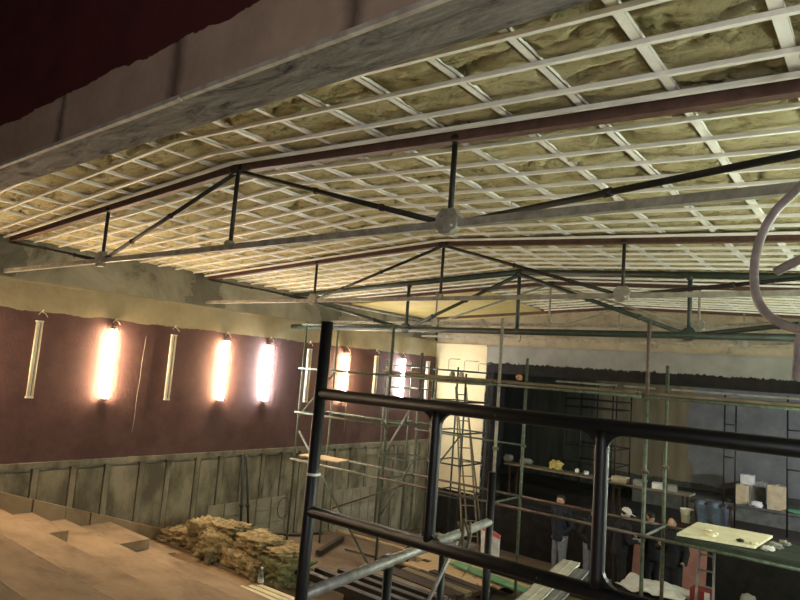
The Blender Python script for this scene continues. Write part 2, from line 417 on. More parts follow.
for a, c in ((.9, 2.0), (2.0, 3.3), (3.31, 4.0), (4.01, 4.9), (4.9, 5.4)):
    hh = lambda y: -1.676 - .333*(y-2.931)
    pts = [V(-7.98, a, hh(a)-.4), V(-7.98, c-.01, hh(c)-.4), V(-7.98, c-.01, hh(c)), V(-7.98, a, hh(a))]
    b.prism(pts, (.1, 0, 0))
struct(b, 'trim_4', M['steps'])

# ================================================================== CEILING GRID
trY = [2.68, 5.343, 7.967, 10.687]; GY = 7.05
grid = thing('ceiling_grid', V(-3.78, 6.4, 1.4), 'white galvanised metal grid of channels fixed under the mineral wool ceiling', 'ceiling grid')
railsY = [1.66, 1.92, 2.17, 2.44]
for k, ty in enumerate(trY):
    railsY += [ty-.062, ty+.062]
    nxt = trY[k+1] if k < 3 else YS
    n = max(1, round((nxt-ty)/.266)-1); st = (nxt-ty)/(n+1)
    railsY += [ty+st*(i+1) for i in range(n) if ty+st*(i+1) < YS-.05]
for y in railsY:
    b = MB(); w = .0175; xs0 = -7.98 if y < 8.25 else -5.15
    jit = random.uniform(-.012, .012) if all(abs(y-t) > .1 for t in trY) else 0
    hh = .018 if jit else .004
    pr = [(-.5*w, 0), (.5*w, 0), (.5*w, .02), (.5*w-.004, .02), (.5*w-.004, .003), (-.5*w+.004, .003), (-.5*w+.004, .02), (-.5*w, .02)]
    for xa, xb in ((xs0, -3.78), (-3.78, XR-.02)):
        A = [V(xa, y+jit+dy, C(xa)+hh+dz) for dy, dz in pr]; B = [V(xb, y+jit+dy*1.35, C(xb)+hh+dz) for dy, dz in pr]
        n = len(pr)
        b.add(A+B, [(i, (i+1) % n, n+(i+1) % n, n+i) for i in range(n)] + [tuple(range(n)), tuple(range(n, 2*n))])
    b.build('cross_rail', M['rail'], grid)
k = 0; x = -.32 + .411*4
while x > -7.95:
    b = MB(); ye = YS-.02 if x > -5.1 else 8.3
    segs = [1.64] + [y for y in (4.2, 7.0, 9.6) if y < ye] + [ye]
    jx = random.uniform(-.015, .015)
    for a, c in zip(segs[:-1], segs[1:]):
        jx2 = jx + random.uniform(-.01, .01)
        h = C(x)+.0385; w = .025
        for dx, ww, z0, z1 in ((0, .043, .0, .003), (-.019, .005, .0, .02), (.019, .005, 0, .02)):
            p = V(x+jx2+dx, a, h+(z0+z1)/2); q = V(x+jx2+dx, c-.01, h+(z0+z1)/2)
            b.bar(p, q, ww*S, (z1-z0)*S)
    b.build('main_channel', M['rail'], grid); x -= .411
# yellow board without grid by the stage corner
b = MB(); poly = [(-7.97, 8.45), (-6.8, 8.45), (-5.15, 8.0), (-5.0, 8.75), (-5.3, YS-.02), (-7.97, YS-.02)]
b.prism([V(x, y, C(x)+.012) for x, y in poly], (0, 0, .02))
solo(b, 'ceiling_board', M['yellow'], 'plain yellow ceiling board in the corner above the stage pier', 'ceiling board')

# ================================================================== ROOF TRUSSES
def truss(y, label, hb, nl, nr, apex, cm, wm, chord_r, diag_r, bolts, tube=False, endx=(-7.97, XR-.03), lift=0):
    t = thing('roof_truss', V(-3.78, y, hb), label, 'roof truss', None)
    for xa, xb in ((endx[0], -3.78), (-3.78, endx[1])):
        b = MB(); p, q = V(xa, y, C(xa)+lift), V(xb, y, C(xb)+lift)
        if tube: b.tube([p, q], chord_r, 10)
        else:
            b.bar(p, q, .022, .1); b.bar(p+Vector((0, 0, -.045)), q+Vector((0, 0, -.045)), .075, .012); b.bar(p+Vector((0, 0, .045)), q+Vector((0, 0, .045)), .09, .012)
        b.build('top_chord', M['rust'] if not tube else cm, t)
    b = MB(); p, q = V(endx[0], y, hb), V(endx[1], y, hb)
    if tube: b.tube([p, q], chord_r, 12)
    else: b.bar(p, q, .05, .055)
    b.build('bottom_chord', cm, t)
    for x in (nl, -3.78, nr):
        b = MB(); p, q = V(x, y, hb), V(x, y, C(x)+lift-.02); b.tube([p, q], diag_r*.95, 8)
        b.ball(q, diag_r*1.8, 8, 6); b.build('post', wm, t)
    for a, c in (((nl, hb), (-3.78, C(-3.78)+lift-.03)), ((nr, hb), (-3.78, C(-3.78)+lift-.03)), ((nl, hb), (endx[0]+.02, C(endx[0])-.03+lift)), ((nr, hb), (endx[1]-.02, C(endx[1])-.03+lift))):
        b = MB(); p, q = V(a[0], y, a[1]), V(c[0], y, c[1]); b.tube([p, q], diag_r, 8)
        for f in (.25, .55): b.tube([p.lerp(q, f), p.lerp(q, f+.012)], diag_r*1.35, 8)
        b.build('diagonal', wm, t)
    for x, h, s_ in ((nl, hb, 1), (nr, hb, 1), (-3.78, hb, .5), (-3.78, C(-3.78)+lift-.01, .9)):
        b = MB(); c = V(x, y-.035, h+ (0 if h > 1 else .012)); k = s_*(.092 if h < 1 else .072)
        pts = [c + Vector((k*px, 0, k*pz)) for px, pz in ((-1, .5), (-.5, 1), (.6, 1), (1.05, .3), (.9, -.6), (.3, -.95), (-.6, -.95), (-1.05, -.3))]
        b.prism(pts, (0, .07, 0)); g = b.build('gusset_plate', cm if h < 1 else M['dsteel'], t, .006)
        if bolts and h < 1 and s_ == 1:
            for px, pz in ((-.5, .4), (.45, .45), (-.55, -.45), (0, -.5), (.55, -.4)):
                b = MB(); e = c + Vector((k*px, 0, k*pz)); b.tube([e+Vector((0, .005, 0)), e+Vector((0, -.014, 0))], .009, 6); b.build('bolt', M['white'] if px > .5 else M['galv'], g)
    return t
HB = .797
truss(trY[0], 'steel roof truss closest to the concrete header, with a bolted grey node plate', HB, -5.6935, -1.869, 0, M['gsteel'], M['dsteel'], .03, .022, True)
truss(trY[1], 'slim steel roof truss between the header truss and the dark green truss', HB, -5.6935, -1.869, 0, M['gsteel'], M['dsteel'], .03, .022, True)
truss(trY[2], 'slim pale steel roof truss just behind the heavy dark green truss', HB, -5.6935, -1.869, 0, M['gsteel'], M['gsteel'], .03, .019, False)
truss(trY[3], 'thin pale steel roof truss close to the stage wall', HB, -5.6935, -1.869, 0, M['gsteel'], M['gsteel'], .03, .017, False)
truss(GY, 'heavy dark green tube roof truss above the long scaffold platform', .615, -5.55, -1.75, 0, M['dgreen'], M['dgreen'], .05, .033, False, True, lift=-.02)

# ================================================================== WALL LAMPS
def lamp(x, y, side, state, label, group=None, h0=-.635, h1=.275, tilt=0):
    base = V(x, y, h0); L = S*(h1-h0); t = thing('wall_lamp', base, label, 'wall lamp', group)
    b = MB(); b.box(base+Vector((side*.03, 0, L/2)), (.06, .04, L)); b.build('batten', M['white'], t, .004)
    for e in (0, L):
        b = MB(); b.box(base+Vector((side*.075, 0, e + (.012 if e == 0 else -.012))), (.07, .105, .024)); b.build('tube_holder', M['white'], t, .004)
    for dy in (-.036, .036):
        b = MB(); c = base+Vector((side*.085, dy, 0)); b.tube([c+Vector((0, 0, .024)), c+Vector((0, 0, L-.024))], .017, 10)
        b.build('tube', M[state], t)
ys = [3.108, 4.01, 4.872, 5.76, 6.604, 7.478, 8.40, 9.258, 10.096, 10.963]
st = ['off', 'warm', 'off', 'warm', 'cool', 'off', 'warm', 'off', 'cool', 'off']
lb = ['unlit twin tube wall lamp farthest from the stage on the maroon wall',
      'lit warm twin tube wall lamp, the one farthest from the stage',
      'unlit twin tube wall lamp between two glowing warm lamps',
      'lit warm twin tube wall lamp beside the first cool white lamp',
      'lit cool white twin tube wall lamp on open maroon wall clear of the scaffold',
      'unlit twin tube wall lamp at the first post of the green scaffold',
      'lit warm twin tube wall lamp seen behind the green scaffold tubes',
      'unlit twin tube wall lamp between the two lit lamps behind the scaffold',
      'lit cool white twin tube wall lamp seen behind the green scaffold',
      'unlit twin tube wall lamp closest to the stage corner']
for y, s_, l in zip(ys, st, lb): lamp(-8.0, y, 1, s_, l)
for y, s_ in zip([2.3, 3.2, 4.1, 5.0, 5.9, 6.8, 7.7, 8.6, 9.5], ['off', 'neutral', 'neutral', 'off', 'neutral', 'neutral', 'off', 'neutral', 'neutral']):
    lamp(XR, y, -1, s_, ('lit' if s_ != 'off' else 'unlit')+' twin tube wall lamp on the wall beside the viewer, outside the picture', ('lit' if s_ != 'off' else 'unlit')+' lamps on the wall beside the viewer')
lamp(-8.0, 2.235, 1, 'warm', 'lit warm wall lamp beside the seating steps, beyond the edge of the picture')
for y in (-2.3, -1.4): lamp(XR, y, -1, 'cool', 'unseen cool wall lamp added near the rear wall to brighten the header', 'lamps added near the rear wall')  # unseen lamps added behind the viewer to lift the header face
for y in ys[:-1]:                                                     # bent cable tails over each lamp
    b = MB(); e = V(-7.995, y+.03, .385); b.tube([e, e+Vector((.02, .05, -.03)), e+Vector((.02, .09, -.08))], .005, 6)
    b.tube([e, e+Vector((.02, -.05, -.05))], .004, 6)
    b.tube([e, e+Vector((.03, .01, .03))], .007, 6)
    solo(b, 'cable_tail', M['off'], 'short bent cable tails sticking out of the plaster above a wall lamp', 'cable', e, 'cable tails above the wall lamps')

for px0, px1, lab in ((146, 132, 'thin pale cable running down the maroon wall past the unlit lamp between two lit ones'), (352, 344, 'thin pale cable running down the maroon wall behind the green scaffold')):
    a_, c_ = aX(px0, 336 if px0 < 200 else 338, -7.98), aX(px1, 432, -7.98); b = MB()
    b.tube([U(a_.lerp(c_, i/10))+Vector((0, .006*math.sin(i*1.7), 0)) for i in range(11)], .005, 6)
    solo(b, 'wall_cable', M['gsteel'], lab, 'cable', U(a_))

# ================================================================== BLACK SCAFFOLD IN FRONT
YF = 1.75; FB = -1.6
fs = thing('black_scaffold', V(-1.78, YF, FB), 'chipped black tubular scaffold frame standing on the steps in front of everything', 'scaffold')
def part_tube(name, p, q, r, mm, parent, n=12): b = MB(); b.tube([p, q], r, n); return b.build(name, mm, parent)
R0 = .031
ptop = V(-1.775, YF, .175); pbot = V(-1.79, YF, -1.60)
post = part_tube('end_post', ptop, pbot, R0, M['black'], fs)
b = MB(); c = V(-1.775, YF, -.42); b.tube([c, c+Vector((0, 0, .012))], R0+.004, 12); b.build('tape_ring', M['white'], post)
part_tube('end_post', V(.75, YF, .175), V(.75, YF, -1.60), R0, M['black'], fs)
part_tube('top_rail', V(-1.775, YF, -.108), V(.75, YF, -.104), .029, M['black'], fs)
part_tube('lower_rail', V(-1.775, YF, -.555), V(.75, YF, -.548), .029, M['black'], fs)
for x in (-1.216, -.653, -.09, .42):
    b = MB(); b.tube([V(x, YF, -.115), V(x, YF, -.15), V(x, YF, -.3), V(x, YF, -.51), V(x, YF, -.545)], .026, 12)
    for sx in (-1, 1):                                                 # rounded weld gussets
        for hh, dz in ((-.125, -1), (-.532, 1)):
            if dz == 1 and sx == -1: continue
            c = V(x, YF, hh); k = .07 if (x > -1 or dz < 0) else .035
            pts = [c+Vector((sx*.02, -.012, 0)), c+Vector((sx*(.02+k), -.012, 0))]
            for a in range(1, 6):
                an = a/6*math.pi/2; pts.append(c+Vector((sx*(.02+k-k*math.sin(an)), -.012, dz*(k-k*math.cos(an)))))
            pts.append(c+Vector((sx*.02, -.012, dz*k))); b.prism(pts, (0, .024, 0))
    b.build('upright', M['black'], fs)
part_tube('side_tube', V(-1.79, YF+.02, -.87), V(-1.795, 3.16, -.785), .03, M['galv'], fs)
part_tube('back_post', V(-1.795, 3.16, -.515), V(-1.795, 3.16, -2.07), .03, M['black'], fs)
part_tube('strut', V(-1.8, 2.29, -.87), V(-1.8, 2.29, -1.82), .028, M['black'], fs)
part_tube('strut', V(-1.8, 2.72, -.82), V(-1.8, 2.72, -1.82), .024, M['black'], fs)
part_tube('deck_bearer', V(-1.795, 3.19, -1.04), V(.75, 3.19, -1.04), .026, M['dsteel'], fs)
part_tube('deck_bearer', V(-1.79, YF+.03, -1.04), V(.75, YF+.03, -1.04), .026, M['dsteel'], fs)
part_tube('back_post', V(.75, 3.19, -.515), V(.75, 3.19, -2.07), .03, M['black'], fs)
br = part_tube('brace_rod', U(aY(457, 541, 2.45)), U(aY(424, 610, 2.3)), .011, M['galv'], fs, 8)
b = MB(); c = U(aY(447, 553, 2.42)); b.ball(c, .03, 10, 8); b.tube([c+Vector((-.05, 0, .01)), c+Vector((.05, 0, -.01))], .014, 8); b.build('coupler', M['gsteel'], fs)
b = MB(); c = V(-1.81, 2.29, -.845); b.tube([c+Vector((0, -.03, 0)), c+Vector((0, .03, 0))], .04, 10); b.build('coupler', M['galv'], fs)
b = MB()
for k, (a, c_) in enumerate((((458, 522), (463, 545)), ((463, 520), (459, 548)), ((469, 545), (464, 519)), ((470, 522), (467, 550)))):
    b.tube([U(aY(a[0], a[1], 2.55)), U(aY((a[0]+c_[0])/2+2, (a[1]+c_[1])/2, 2.52)), U(aY(c_[0], c_[1], 2.55))], .009, 6)
b.tube([U(aY(470, 550, 2.55)), U(aY(471, 566, 2.5)), U(aY(462, 577, 2.5))], .0025, 6); b.tube([U(aY(470, 562, 2.52)), U(aY(468, 568, 2.5)), U(aY(475, 579, 2.5))], .0025, 6)
b.build('binding_wire', M['oldwood'], fs)
# aluminium channels lying on the bearers
for k, (xo, lab) in enumerate(((-1.455, 'pale aluminium channel on the black scaffold, the one nearer the lectern post'), (-1.27, 'duller aluminium channel on the black scaffold beside the paler one'))):
    b = MB(); wid = .10 if k == 0 else .07
    p, q = (V(-1.172, 1.7, -.993), V(-1.48, 3.56, -.993)) if k == 0 else (V(-1.085, 1.72, -.997), V(-1.378, 3.47, -.997))
    b.bar(p, q, wid*S, .008)
    for s_ in (-1, 1):
        o_ = Vector((s_*(wid/2-.003)*S, 0, -.006)); b.bar(p+o_, q+o_, .006, .020)
    b.bar(p+Vector((0, 0, .004)), q+Vector((0, 0, .004)), .012, .004)
    solo(b, 'metal_channel', M['alu'] if k == 0 else M['alud'], ('pale dusty aluminium channel lying on the black scaffold bearers' if k == 0 else 'greyer narrow aluminium channel lying beside the pale one on the black scaffold'), 'metal channel', p)

# ================================================================== GREEN SCAFFOLD
YA, YB = 6.68, 7.38
sc = thing('scaffold', V(-3.8, 7.0, FH(7)), 'long green tube scaffold carrying the high plank platform across the hall', 'scaffold')
PX = [-7.22, -5.47, -3.775, -2.045, -.32]; rr = .026
tops = {0: .66, 1: .64, 2: .745, 3: .725, 4: .7}
for yy in (YA, YB):
    for i, x in enumerate(PX):
        top = tops[i] if yy == YA else (.62 if i == 0 else .30)
        mm = M['green']
        p, q = V(x, yy, FH(yy)), V(x, yy, top)
        if i == 3 and yy == YA:
            po = part_tube('post', p, V(x, yy, -.1), rr, mm, sc, 10); part_tube('post', V(x, yy, -.1), q, rr*1.05, M['redpost'], sc, 10)
        else: po = part_tube('post', p, q, rr if not (i == 0) else .021, M['green'] if i != 2 or yy == YB else M['gsteel'], sc, 10)
        for h in (-.05, -1.43) + ((.62, -.73) if i < 2 else (-.80,)):
            b = MB(); c = V(x, yy, h-.03); b.tube([c, c+Vector((0, 0, .05))], rr*1.7, 8); b.box(c+Vector((.03, -.01, .02)), (.05, .04, .03)); b.build('coupler', M['green'] if i != 3 else M['redpost'], po)
def ledger(xa, xb, yy, h, mm=None, r=.021, h2=None): part_tube('ledger', V(xa, yy-.045, h), V(xb, yy-.045, h2 if h2 is not None else h), r, mm or M['green'], sc, 8)
for yy in (YA, YB):
    for i in range(4):
        for h in ((-.06, -1.43) + ((.62, -.73) if i == 0 else ())):
            ledger(PX[i]-.04, PX[i+1]+.02, yy, h, M['gsteel'] if (h == -1.43 and i == 0) else (M['redpost'] if (h == -1.43 and i in (1, 2)) else None))
ledger(-5.47, -3.775, YB, -.80, M['green'], .016)
for i, x in enumerate(PX):
    for h in (-.06, -1.43) + ((.62, -.73) if i < 2 else ()):
        part_tube('transom', V(x+.03, YA-.05, h+.0), V(x+.03, YB+.02, h+.0), .018, M['green'] if i != 3 else M['galv'], sc, 8)
part_tube('brace', V(-7.1, YA-.07, -1.0), V(-5.5, YA-.07, -2.6), .02, M['green'], sc, 8)
part_tube('brace', V(-5.44, YA, -1.05), V(-5.44, YB, -.25), .018, M['galv'], sc, 8)
part_tube('brace', V(-5.44, YB, -1.15), V(-5.44, YA, -1.9), .018, M['green'], sc, 8)
part_tube('brace', V(-7.22, YA, -.8), V(-7.22, YB, -.1), .016, M['green'], sc, 8)
part_tube('brace', V(-7.0, YB, -2.2), V(-5.6, YB, -1.6), .016, M['redpost'], sc, 8)
# planks of the high platform
for i in range(1, 4):
    for k in range(3):
        b = MB(); yk = YA+.02+k*.23; xa, xb = PX[i]-.1, PX[i+1]-.115
        z = -.035 + (.002*k)
        p, q = V(xa, yk+.1, z+.012), V(xb, yk+.1, z+.012+random.uniform(-.004, .004)); b.bar(p, q, .25, .04)
        where = ['', 'at the end by the maroon wall', 'in the middle bay', 'in the bay farthest from the maroon wall'][i]
        side = ['front', 'middle', 'rear'][k]
        solo(b, 'scaffold_plank', M['oldwood'], 'weathered %s plank of the high scaffold platform, %s' % (side, where), 'plank', p, 'planks of the high scaffold platform', .004)
b = MB(); b.bar(V(-5.75, 6.9, .0), V(-5.2, 6.95, .012), .16, .02); solo(b, 'timber_offcut', M['wood'], 'short pale timber offcut lying across the platform end near the maroon wall', 'timber offcut', V(-5.75, 6.9, 0))
for k, (px, py, w) in enumerate(((575, 388, .4), (600, 391, .35), (705, 398, .6), (768, 404, .5), (640, 393, .3))):
    q = aY(px, py, 6.85); x = q[0]
    b = MB(); b.bar(V(x-w/2, 6.80, .012+.02), V(x+w/2, 6.86, .014+.02), .09, .025)
    solo(b, 'timber_offcut', M['greyc'], ['short pale offcut on the platform next to the plain grey post', 'thin offcut on the platform just before the red post', 'long pale batten on the platform over the plasterboard', 'longest pale batten near the platform end over the cartons', 'small pale offcut on the platform beside the red post'][k], 'timber offcut', V(x, 6.83, .02), 'offcuts lying on the high platform')
b = lump(V(-3.68, 7.0, .045), (.10, .09, .11), 5, 6, .3); solo(b, 'cloth_bundle', M['orange'], 'small orange bundle on the high platform by the pale grey post', 'bundle', V(-3.68, 7.0, .01))
# pale plank at the low level by the wall, and deck beyond
b = MB(); b.bar(V(-7.3, 6.98, -1.395), V(-6.55, 7.06, -1.395), .42, .025); solo(b, 'plywood_sheet', M['wood'], 'pale plywood sheet on the lower scaffold tubes by the maroon wall', 'plywood sheet', V(-6.8, 7, -1.4))
b = lump(V(-7.05, 6.95, -1.36), (.2, .14, .08), 3); solo(b, 'rag', M['orange'], 'crumpled orange rag on the pale plywood sheet', 'rag', V(-7.05, 6.95, -1.38))
dk = thing('scaffold_deck', V(-1.2, 7.0, -1.42), 'green steel scaffold deck carrying the plasterboard sheet', 'scaffold deck')
b = MB(); b.ubox(-1.73, -.40, YA-.02, YA+.36, -1.408, -1.372); b.build('deck_panel', M['dgreen'], dk, .004)
b = MB(); b.ubox(-1.73, -.40, YA+.37, YB+.02, -1.408, -1.372); b.build('deck_panel', M['dgreen'], dk, .004)
b = MB(); b.ubox(-1.73, -.40, YA-.04, YA-.022, -1.415, -1.38); b.build('edge_rail', M['dgreen'], dk)
b = MB(); pts = [V(-1.72, 6.66, -1.365), V(-1.07, 6.78, -1.362), V(-1.03, 7.5, -1.362), V(-1.72, 7.46, -1.365)]
b.prism(pts, (0, 0, .03)); solo(b, 'plasterboard_sheet', M['plast'], 'cream plasterboard sheet lying on the green scaffold deck', 'plasterboard sheet', pts[0])
for k, (px, py) in enumerate(((703, 540), (708, 531), (714, 534), (748, 549), (733, 547))):
    q = aH(px, py, -1.335); q = Vector((q.x, max(q.y, 6.86), -1.342)); b = lump(U(q)+Vector((0, 0, .012)), (.12-.01*k, .08, .05), 20+k, 6, .35)
    solo(b, 'plaster_crumb', M['plast'] if k != 4 else M['dsteel'], ['plaster crumb near the middle of the front edge of the cream sheet', 'bigger plaster crumb at the rear edge of the cream sheet', 'plaster crumb beside the bigger one on the cream sheet', 'plaster crumb near the far front corner of the cream sheet', 'small dark metal scrap on the front edge of the cream sheet'][k], 'crumb', U(q), 'crumbs on the plasterboard')
for k in range(3):
    b = lump(V(-.98+.04*k, 6.85+.2*k, -1.345), (.13, .12, .06), 40+k, 6, .5); solo(b, 'broken_plaster', M['greyc'] if k else M['sheet'], ['pale broken piece', 'grey crumbled piece', 'grey broken lump'][k]+' of plaster at the snapped end of the cream sheet', 'broken plaster', V(-.98+.04*k, 6.85+.2*k, -1.37), 'broken plaster on the deck')

# ================================================================== TOWER, LADDERS BY THE PIER
def frame_tower(name, label, xs, ys_, h0, h1, levels, mm, r=.02, extra=()):
    t = thing(name, V((xs[0]+xs[-1])/2, ys_[0], h0 if not callable(h0) else h0(ys_[0])), label, 'scaffold')
    for y in ys_:
        z0 = h0(y) if callable(h0) else h0
        for k, x in enumerate(xs):
            if (x, y) in extra: continue
            part_tube('post', V(x, y, z0), V(x, y, h1 - (.12 if k % 2 else 0)), r, mm, t, 8)
        for h in levels: part_tube('ledger', V(xs[0], y-.03, h), V(xs[-1], y-.03, h), r*.8, mm, t, 8)
    if len(ys_) > 1:
        for x in (xs[0], xs[-1]):
            for h in levels: part_tube('transom', V(x, ys_[0], h), V(x, ys_[1], h), r*.8, mm, t, 8)
    return t
tw = frame_tower('scaffold_tower', 'narrow dark scaffold tower in front of the bright stage pier', [-6.74, -6.04], [9.5, 10.3], FH, .18, [.1, -.45, -1.0, -1.55, -2.1], M['dgreen'], .024)
part_tube('brace', V(-6.74, 9.47, -1.9), V(-6.04, 9.47, -1.0), .02, M['dgreen'], tw, 8)
for xa, xb, z in ((-6.7, -6.45, .3), (-6.35, -6.04, .28), (-6.04, -5.8, .24)):
    b = MB(); b.tube([V(xa, 9.9, .1), V(xa, 9.9, z), V(xa+.03, 9.9, z+.02), V(xb, 9.9, z+.02)], .008, 6); b.build('guard_hook', M['gsteel'], tw)
b = MB(); b.ubox(-6.8, -6.0, 9.5, 10.25, -.13, -.09); b.build('deck', M['oldwood'], tw)
for k, x in enumerate((-6.5, -6.3)):
    b = lump(V(x, 9.75, .0), (.13, .13, .2), 60+k, 6, .4); solo(b, 'bucket_bag', M['greyc'], ['small grey bag on the tower deck by its outer post', 'second small grey bag on the tower deck, farther from the maroon wall'][k], 'bag', V(x, 9.75, -.09))
frame_tower('scaffold_tower', 'pale scaffold frame between the maroon wall lamps and the dark tower', [-7.72, -7.1], [9.3, 10.1], FH, .22, [.12, -.3, -.95, -1.6], M['green'], .018)
def ladder(name, label, feet, top, half, rungs, mm, w=.05, d=.025, prop=None):
    t = thing(name, feet, label, 'ladder'); ax = (top-feet).normalized(); sd = half.normalized()
    nrm = ax.cross(sd)
    for s_ in (-1, 1):
        b = MB(); b.bar(feet+half*s_, top+half*s_*.72, d, w, nrm); b.build('stile', mm, t, .003)
    for k in range(rungs):
        f = (k+.7)/(rungs+.3); c = feet.lerp(top, f); hw = half*(1-.28*f)
        b = MB(); b.bar(c-hw, c+hw, .022, .03, nrm); b.build('rung', mm, t)
    if prop:
        for s_ in (-1, 1):
            b = MB(); b.bar(top+half*s_*.6, prop+half*s_, .025, .035); b.build('prop_leg', mm, t)
    return t
ladder('step_ladder', 'tall pale wooden ladder leaning in front of the bright stage pier', V(-5.55, 9.25, FH(9.25)), U(aY(461, 387, 9.9)), Vector((.13, .13, 0)), 12, M['oldwood'], .055, .03, V(-6.25, 10.55, FH(10.55)))
ladder('metal_ladder', 'grey aluminium ladder leaning on the green scaffold deck', U(aY(703, 612, 7.0)) + Vector((0, 0, -.45)), V(-1.62, 7.47, -1.42), Vector((.12, 0, 0)), 7, M['alud'], .05, .025)

# ================================================================== STAGE THINGS
t = frame_tower('scaffold_tower', 'black scaffold tower standing on the dark half of the stage', [-5.685, -5.33, -4.98, -4.58], [13.0, 13.9], -2.38, .05, [-.28, -.45, -1.25, -1.6], M['cable'], .02)
for k in range(5): part_tube('rung', V(-4.98, 12.97, -2.1+k*.32), V(-4.58, 12.97, -2.1+k*.32), .014, M['cable'], t, 6)
frame_tower('scaffold_tower', 'tall thin black scaffold frame on the stage behind the cartons', [-2.61, -2.42], [13.2], -2.38, .06, [-.5, -1.1], M['cable'], .02)
frame_tower('scaffold_tower', 'thin black scaffold frame on the stage beyond the cartons', [-1.62, -1.4], [13.4], -2.38, .1, [-.5, -1.2], M['cable'], .02)
def trestle(label, xa, xb, y, h, mm):
    t = thing('work_bench', V((xa+xb)/2, y, -2.38), label, 'work bench')
    b = MB(); b.ubox(xa, xb, y-.2, y+.2, h-.03, h); b.build('top', mm, t)
    for x in (xa+.12, xb-.12):
        for yy in (y-.16, y+.16):
            b = MB(); b.bar(V(x, yy, h-.03), V(x, yy, -2.38), .05, .05); b.build('leg', M['dwood'], t)
trestle('long plank trestle at the edge of the stage under the yellow sponge', -6.45, -4.35, 12.0, -1.69, M['oldwood'])
trestle('cluttered plank trestle on the stage behind the talking men', -4.5, -3.0, 12.6, -1.80, M['oldwood'])
def on(px, py, y, h, size, mm, name, label, cat, seed, amp=.3, group=None):
    q = aY(px, py, y); c = V(q[0], y, h) + Vector((0, 0, size[2]*.52)); b = lump(c, size, seed, 6, amp)
    return solo(b, name, mm, label, cat, V(q[0], y, h), group)
on(556, 468, 12.0, -1.69, (.34, .2, .24), M['spong'], 'sponge', 'torn yellow foam sponge on the long stage trestle', 'sponge', 71, .5)
on(508, 458, 12.0, -1.69, (.3, .2, .2), M['greyc'], 'cement_bag', 'pale grey cement bag at the end of the long stage trestle', 'cement bag', 72)
on(526, 463, 12.05, -1.69, (.34, .2, .16), M['greyc'], 'cement_bag', 'slumped grey cement bag between the end bag and the yellow sponge', 'cement bag', 73)
on(577, 473, 12.0, -1.69, (.1, .1, .12), M['white'], 'paint_pot', 'small white pot on the long stage trestle past the sponge', 'pot', 74, .1)
on(586, 476, 12.0, -1.69, (.12, .1, .1), M['sheet'], 'paper_scrap', 'white paper scrap at the far end of the long stage trestle', 'paper', 75)
for k, (px, w, mm, lab) in enumerate(((620, .5, 'card', 'flat yellowish carton on the cluttered trestle, nearest the black post'), (640, .4, 'greyc', 'grey block on the cluttered trestle beside the yellowish carton'), (658, .36, 'sheet', 'pale packet on the cluttered trestle between grey blocks'), (672, .3, 'greyc', 'end grey block on the cluttered trestle by the bucket'))):
    q = aY(px, 490, 12.6); b = MB(); b.box(V(q[0], 12.6, -1.80)+Vector((0, 0, .07)), (w*.75, .3, .14), rotz(.1*k)); solo(b, 'carton', M[mm], lab, 'carton', V(q[0], 12.6, -1.8), None, .006)
# cartons and clutter on the riser at the back
def carton(px0, px1, py_top, y, depth, mm, label, hbase=-2.085, rot=0, sub=True):
    a, c = aY(px0, 500, y), aY(px1, 500, y); top = aY((px0+px1)/2, py_top, y)[2]
    w = (c-a).x*S; hgt = (top-hbase)*S; base = V((a.x+c.x)/2, y+depth/2/S, hbase)
    t = thing('carton', base, label, 'carton'); b = MB(); b.box(base+Vector((0, 0, hgt/2)), (w, depth, hgt), rotz(rot)); b.build('box', M[mm], t, .006)
    b = MB(); b.box(base+Vector((0, 0, hgt+.003)), (.06, depth*.98, .006), rotz(rot)); b.build('tape', M['off'], t)
    return base, hgt
carton(735, 747, 485, 14.3, .35, 'card', 'narrow tan carton standing on the stage riser')
carton(767, 786, 486, 14.3, .4, 'card', 'large square tan carton standing on the stage riser')
carton(740, 753, 475, 14.75, .3, 'sheet', 'pale grey carton behind the narrow tan carton on the riser')
carton(755, 766, 482, 14.95, .3, 'greyc', 'grey carton between the two tan cartons on the riser')
on(756, 503, 14.27, -2.085, (.3, .24, .16), M['sheet'], 'crumpled_bag', 'crumpled white bag between the tan cartons', 'bag', 81)
on(798, 512, 14.3, -2.085, (.5, .3, .1), M['greenb'], 'tarpaulin', 'folded green tarpaulin at the end of the riser past the cartons', 'tarpaulin', 82)
on(728, 500, 14.4, -2.085, (.3, .2, .1), M['dsteel'], 'tool_bag', 'flat dark bag on the riser beside the narrow tan carton', 'bag', 83)
def bucket(px, y, h, label):
    q = aY(px, 500, y); c = V(q[0], y, h); t = thing('bucket', c, label, 'bucket')
    b = MB(); b.lathe(c, [(0, 0), (.11, 0), (.145, .30), (.155, .31), (.135, .31), (.10, .02), (0, .02)], 16); b.build('pail', M['plast'], t)
    b = MB(); b.tube([c+Vector((.15*math.cos(a), 0, .29-.12*math.sin(a))) + Vector((0, -.15*abs(math.sin(a)), 0)) for a in [math.pi*i/8 for i in range(9)]], .004, 6); b.build('handle', M['galv'], t)
bucket(687, 12.3, -2.38+.12, 'pale plaster bucket on the stage beside the blue cloth')
b = MB(); q = aY(687, 500, 12.3); b.box(V(q[0], 12.3, -2.32), (.45, .4, .16)); solo(b, 'timber_block', M['dwood'], 'dark timber block carrying the pale bucket', 'timber block', V(q[0], 12.3, -2.38), None, .01)
